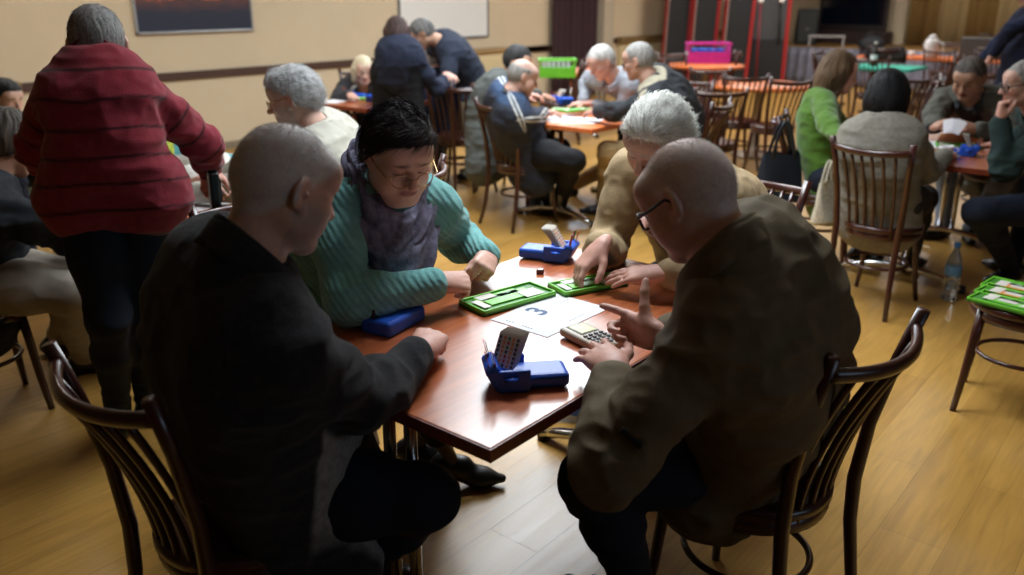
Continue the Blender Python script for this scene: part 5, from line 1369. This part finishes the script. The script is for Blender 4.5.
# 12 --- leaning man
p12 = far(470, 92, 8.0)
person('standing man in a dark navy sweater bent low over the blonde woman\'s table', far(422, 34, 7.75), 222, A(p12[0], p12[1], .90), ty=222, pitch=40, sh=.19, res=.010, skin=TAN_S, bulk=1.15, belly=.02, neck=far(441, 42, 7.8), bend=-.02,
    hair=dict(style='short', col=(.05, .05, .05), col2=(.22, .21, .20), t=.010, am=.003, line=-.02),
    top=dict(name='sweater', mat=fabric('dark_blue_knit', lin(44, 50, 64), .95, .3), off=.025, drop=.16, wrinkle=.007), trousers=dict(mat=fabric('dark_beige_trousers', lin(110, 100, 84), .85)),
    knees=[A(p12[0]-.05, p12[1]+.08, .48), A(p12[0]+.1, p12[1]-.12, .48)], feet=[A(p12[0]+.0, p12[1]+.1, 0), A(p12[0]+.12, p12[1]-.12, 0)],
    handR=dict(w=far(425, 78, 7.9), d=A(-.6, -.5, -.6), n=A(-.4, .2, .6), c='relaxed'), handL=dict(w=far(420, 82, 7.6), d=A(-.6, -.5, -.6), n=A(-.4, .2, .6), c='relaxed'))
# 13 --- navy sitter between them
person('grey-haired person in navy, seated with back turned under the leaning man', far(432, 60, 8.1), 170, far(438, 118, 8.0)*A(1, 1, 0)+A(0, 0, .55), ty=150, pitch=25, sh=.16, res=.012, bulk=.9,
    hair=dict(style='full', col=(.3, .29, .27), col2=(.5, .49, .46), t=.012), top=dict(name='sweater', mat=fabric('navy_sweater', lin(30, 36, 58), .9), off=.022, drop=.14), trousers=dict(mat=DENIM))
# 14 --- tracksuit man
def track_tint(P, n, k):
    m = np.zeros(len(P))
    for q in (1, -1):
        a, e, w = k['arm'][q]
        for p0, p1 in ((k['N']+k['rs']*q*.08, a), (a, e), (e, w)):
            u = nrm(p1-p0); t_ = np.clip((P-p0)@u, 0, np.linalg.norm(p1-p0)); r = P-p0-t_[:, None]*u
            out = nrm(k['rs']*q*.75-k['fs']*.15+k['up']*.45); out = nrm(out-u*np.dot(out, u)); sd = np.cross(u, out)
            ang = np.abs(np.arctan2(r@sd, r@out)); rad = np.linalg.norm(r, axis=1)
            arc_ = ang*rad; ok = (rad < .11) & (ang < 1.2)
            m = np.maximum(m, ok*np.clip(1.5-np.abs(arc_-.014)/.0055, 0, 1))
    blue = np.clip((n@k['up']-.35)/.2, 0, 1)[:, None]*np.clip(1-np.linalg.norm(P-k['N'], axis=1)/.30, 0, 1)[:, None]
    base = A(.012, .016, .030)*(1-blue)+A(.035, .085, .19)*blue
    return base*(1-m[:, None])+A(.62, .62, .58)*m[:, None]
person('bald grey man in a dark blue tracksuit top with white sleeve stripes', far(523, 77, 6.05), 52, (-3.90, 4.88, .55), ty=56, pitch=18, sh=.19, res=.008, skin=ROSY, bulk=1.12, bend=.06,
    hair=dict(style='fringe', col=(.2, .19, .18), col2=(.35, .34, .32), t=.002, am=.001, crown=.06, n=2500, len=.008, lift=.8, wd=.0006), face=dict(stubble=A(.3, .27, .25), stub_amt=.5, chub=.4, bald=.7),
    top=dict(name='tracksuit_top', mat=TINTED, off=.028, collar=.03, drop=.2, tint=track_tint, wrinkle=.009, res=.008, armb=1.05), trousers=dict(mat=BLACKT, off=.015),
    knees=[at(574, 161, .53), at(560, 150, .53)], feet=[at(560, 213, 0), at(540, 200, 0)],
    handR=dict(w=at(552, 109, .79), d=A(.6, .6, 0), n=A(0, 0, 1), c='relaxed'), handL=dict(w=at(545, 100, .79), d=A(.8, .3, 0), n=A(0, 0, 1), c='relaxed'), elR=A(.7, -.5, -.5))
# 15 --- man behind him
person('man in a grey-green jacket mostly hidden behind the man in the tracksuit top', far(518, 62, 6.85), 20, far(488, 118, 6.8)*A(1, 1, 0)+A(0, 0, .55), ty=20, pitch=20, sh=.19, res=.010, skin=TAN_S, bulk=1.1, bend=.05,
    hair=dict(style='short', col=(.02, .02, .02), col2=(.06, .06, .06), t=.012), top=dict(name='jacket', mat=fabric('grey_green_jacket', lin(84, 88, 86), .85), off=.03, collar=.03, drop=.2, wrinkle=.009), trousers=dict(mat=fabric('grey_jeans', lin(70, 74, 80), .85)),
    handR=dict(w=at(548, 99, .80), d=A(1, .2, 0), n=A(0, 0, 1), c='relaxed'))
# 16 --- grey shirt
person('white-haired man in a light grey shirt looking down at his cards', far(601, 62, 6.75), 242, (-3.55, 6.62, .55), ty=244, pitch=32, sh=.19, res=.008, skin=ROSY, bulk=1.05, bend=.04,
    hair=dict(style='short', col=(.42, .41, .39), col2=(.66, .65, .62), t=.009, line=.005), face=dict(brow=A(.4, .38, .36)),
    top=dict(name='shirt', mat=fabric('light_grey_shirt', lin(146, 150, 158), .85), off=.022, collar=.022, drop=.1, wrinkle=.008), trousers=dict(mat=BLACKT),
    knees=[(-3.85, 6.2, .54), (-3.45, 6.15, .54)], feet=[(-3.9, 6.15, 0), (-3.5, 5.95, 0)],
    handR=dict(w=at(583, 102, .80), d=A(-.6, -.7, -.1), n=A(0, 0, 1), c='relaxed'), handL=dict(w=at(596, 103, .80), d=A(-.8, -.4, -.1), n=A(0, 0, 1), c='relaxed'))
# 17 --- black jacket
def patch_tint(P, n, k):
    a, e, w = k['arm'][-1]; u = nrm(e-a); t_ = (P-a)@u; d = (P-k['N'])
    m = np.clip((.030-np.abs(t_-.005))/.008, 0, 1)*(((P-a)@k['rs'])*-1 > -.03)
    col_ = np.clip((d@nrm(k['N']-k['hip'])-.004)/.006, 0, 1)*(np.linalg.norm(d, axis=1) < .14)
    m = np.maximum(m, col_)
    return A(.018, .022, .028)*(1-m[:, None])+A(.42, .38, .28)*m[:, None]
person('man with grey hair in a black jacket with a beige shoulder patch, back turned', far(638, 61, 6.1), 192, (-2.98, 5.56, .55), ty=188, pitch=16, sh=.20, res=.008, skin=ROSY, bulk=1.18, bend=.08,
    hair=dict(style='short', col=(.24, .23, .22), col2=(.46, .45, .43), t=.006, am=.002), glasses=dict(mat=FRAME_DARK, th=.002, rx=.024, rz=.016),
    top=dict(name='jacket', mat=TINTED, off=.03, collar=.03, drop=.22, tint=patch_tint, wrinkle=.009, armb=1.05), trousers=dict(mat=KHAKI, off=.014),
    knees=[(-3.36, 5.8, .54), at(608, 152, .54)], feet=[at(572, 195, 0), at(603, 214, 0)],
    handL=dict(w=at(588, 113, .80), d=A(-.9, .2, -.1), n=A(0, 0, 1), c='relaxed'), elL=A(-.1, -.9, -.5), handR=dict(w=(-3.45, 5.75, .80), d=A(-1, 0, 0), n=A(0, 0, 1), c='relaxed'))
# 18 --- green sweater woman
GREENK = fabric('leaf_green_knit', lin(76, 112, 38), .95, .4, 220, sheen=.2)
person('woman with shoulder-length brown hair in a leaf-green sweater', far(839, 72, 5.72), 34, far(829, 160, 5.6)*A(1, 1, 0)+A(0, 0, .55), ty=22, pitch=14, sh=.15, res=.008, skin=PALE, bulk=.70, elR=A(.3, -1, -.4), bend=.02,
    hair=dict(style='long', col=(.06, .036, .02), col2=(.17, .105, .06), t=.012, am=.004, strand=30),
    top=dict(name='sweater', mat=GREENK, off=.018, k=.022, drop=.16, wrinkle=.007), trousers=dict(mat=DENIM),
    knees=[(-1.66, 5.62, .54), (-1.72, 5.85, .54)], feet=[(-1.62, 5.5, 0), (-1.62, 5.8, 0)],
    handR=dict(w=at(856, 168, .77), d=A(1, .4, 0), n=A(0, 0, 1), c='relaxed'), handL=dict(w=(-1.66, 5.85, .78), d=A(1, 0, 0), n=A(0, 0, 1), c='relaxed'))
# 19 --- grey coat woman
COAT = fabric('pale_grey_coat', lin(126, 122, 112), .9, .3, 120, var=.15, scale=50)
person('woman with a straight black bob in a pale grey coat, back turned', far(887, 96, 4.92), 98, (-1.32, 4.72, .56), ty=94, pitch=14, sh=.14, res=.008, skin=PALE, bulk=.8, elR=A(.05, -.6, -1), elL=A(-.1, -.6, -1), bend=.0,
    hair=dict(style='bob', col=(.004, .004, .005), col2=(.014, .014, .016), t=.022, am=.003, strand=30),
    top=dict(name='coat', mat=COAT, off=.03, collar=.025, drop=.12, wrinkle=.006, armb=1.05), trousers=dict(mat=fabric('grey_leggings', lin(62, 58, 54), .9)),
    knees=[(-1.2, 5.1, .54), (-1.42, 5.12, .54)], feet=[at(908, 270, 0), at(876, 262, 0)],
    handR=dict(w=(-1.13, 5.12, .78), d=A(0, 1, 0), n=A(0, 0, 1), c='relaxed'), handL=dict(w=(-1.5, 5.16, .78), d=A(.3, 1, 0), n=A(0, 0, 1), c='relaxed'))
# 20 --- olive jacket, facing us
person('grey-haired man in an open olive jacket over black, facing the camera behind the cup', far(969, 78, 6.25), 262, (-1.16, 6.86, .55), ty=262, pitch=28, sh=.20, res=.007, skin=TAN_S, bulk=1.12, bend=.05, hs=1.03,
    hair=dict(style='short', col=(.06, .05, .045), col2=(.2, .18, .16), t=.010, am=.003, line=.0), face=dict(brow=A(.12, .1, .09), chub=.3),
    top=dict(name='jacket', mat=TINTED, off=.03, collar=.04, collar_r=.084, drop=.2, wrinkle=.010, armb=1.05,
        tint=lambda P, n, k: (lambda m: A(.085, .085, .07)*(1-m[:, None])+A(.012, .012, .013)*m[:, None])(np.clip((.075-np.abs((P-k['N'])@k['rs']))/.01, 0, 1)*np.clip((n@k['fs'])*3, 0, 1)*(((P-k['N'])@k['up']) < -.01))),
    trousers=dict(mat=BLUEGREY), knees=[(-1.38, 6.42, .54), (-1.0, 6.42, .54)], feet=[(-1.36, 6.42, 0), at(967, 240, 0)],
    handR=dict(w=at(933, 130, .84), d=A(.5, -.5, .25), n=A(-.6, -.2, .6), c='grip'), elR=A(-.8, .3, -.5), handL=dict(w=at(978, 130, .84), d=A(-.5, -.5, .2), n=A(.6, -.2, .6), c='grip'), elL=A(.8, .3, -.5))
t = empty('playing_cards', tuple(at(953, 128, .87)*A(1, 1, 0)+A(0, 0, .83)), math.radians(-6), 'small fan of pale cards in the hands of the man in the olive jacket', 'cards')
c = MB()
for k in range(6): c.box((-.03+.012*k, 0, .05), (.058, .0012, .088), 0, Matrix.Rotation(-.35+.14*k, 4, 'Y') @ Matrix.Rotation(-.5, 4, 'X'))
o = c.build('card_fan', PAPER, t)
# 21 --- right-edge man
person('man with dark glasses and a dark green sleeve, chin on hand, at the right edge', far(1024, 84, 5.35), 208, (-.34, 5.62, .55), ty=196, pitch=8, sh=.19, res=.008, skin=ROSY, bulk=1.05, bend=.03,
    hair=dict(style='short', col=(.2, .19, .18), col2=(.4, .4, .38), t=.008), glasses=dict(mat=FRAME_DARK, th=.0026, rx=.026, rz=.018, sq=.7),
    top=dict(name='sweater', mat=fabric('dark_green_wool', lin(40, 56, 54), .9), off=.026, drop=.14, wrinkle=.008, armb=1.08), trousers=dict(mat=DENIM, b=1.1),
    knees=[(-.78, 5.8, .54), at(978, 212, .55)], feet=[(-.8, 5.8, 0), at(1008, 282, 0)],
    handL=dict(w=far(1000, 122, 5.2), d=A(-.05, -.1, 1), n=A(-.9, -.4, .1), c='fist'), elL=A(-.55, -.3, -.8), handR=dict(w=(-.95, 5.8, .78), d=A(-1, 0, 0), n=A(0, 0, 1), c='relaxed'))
# 22 --- standing at the far right
p22 = far(1019, 78, 9.6)
person('standing person in dark navy, leaning one hand on a table at the far right', far(1030, -8, 9.6), 215, A(p22[0], p22[1], .93), ty=215, pitch=15, sh=.20, res=.012, bulk=1.1,
    hair=dict(style='short', col=(.05, .04, .04)), top=dict(name='sweater', mat=fabric('navy_sweater', None), off=.03, drop=.2), trousers=dict(mat=DENIM, off=.02),
    knees=[A(p22[0]+.1, p22[1], .5), A(p22[0]-.1, p22[1]-.05, .5)], feet=[A(p22[0]+.1, p22[1], 0), A(p22[0]-.1, p22[1]-.05, 0)],
    handL=dict(w=far(993, 54, 9.4), d=A(-.4, -.3, -.8), n=A(-.6, -.3, .5), c='relaxed'), elL=A(-.6, -.6, .1))
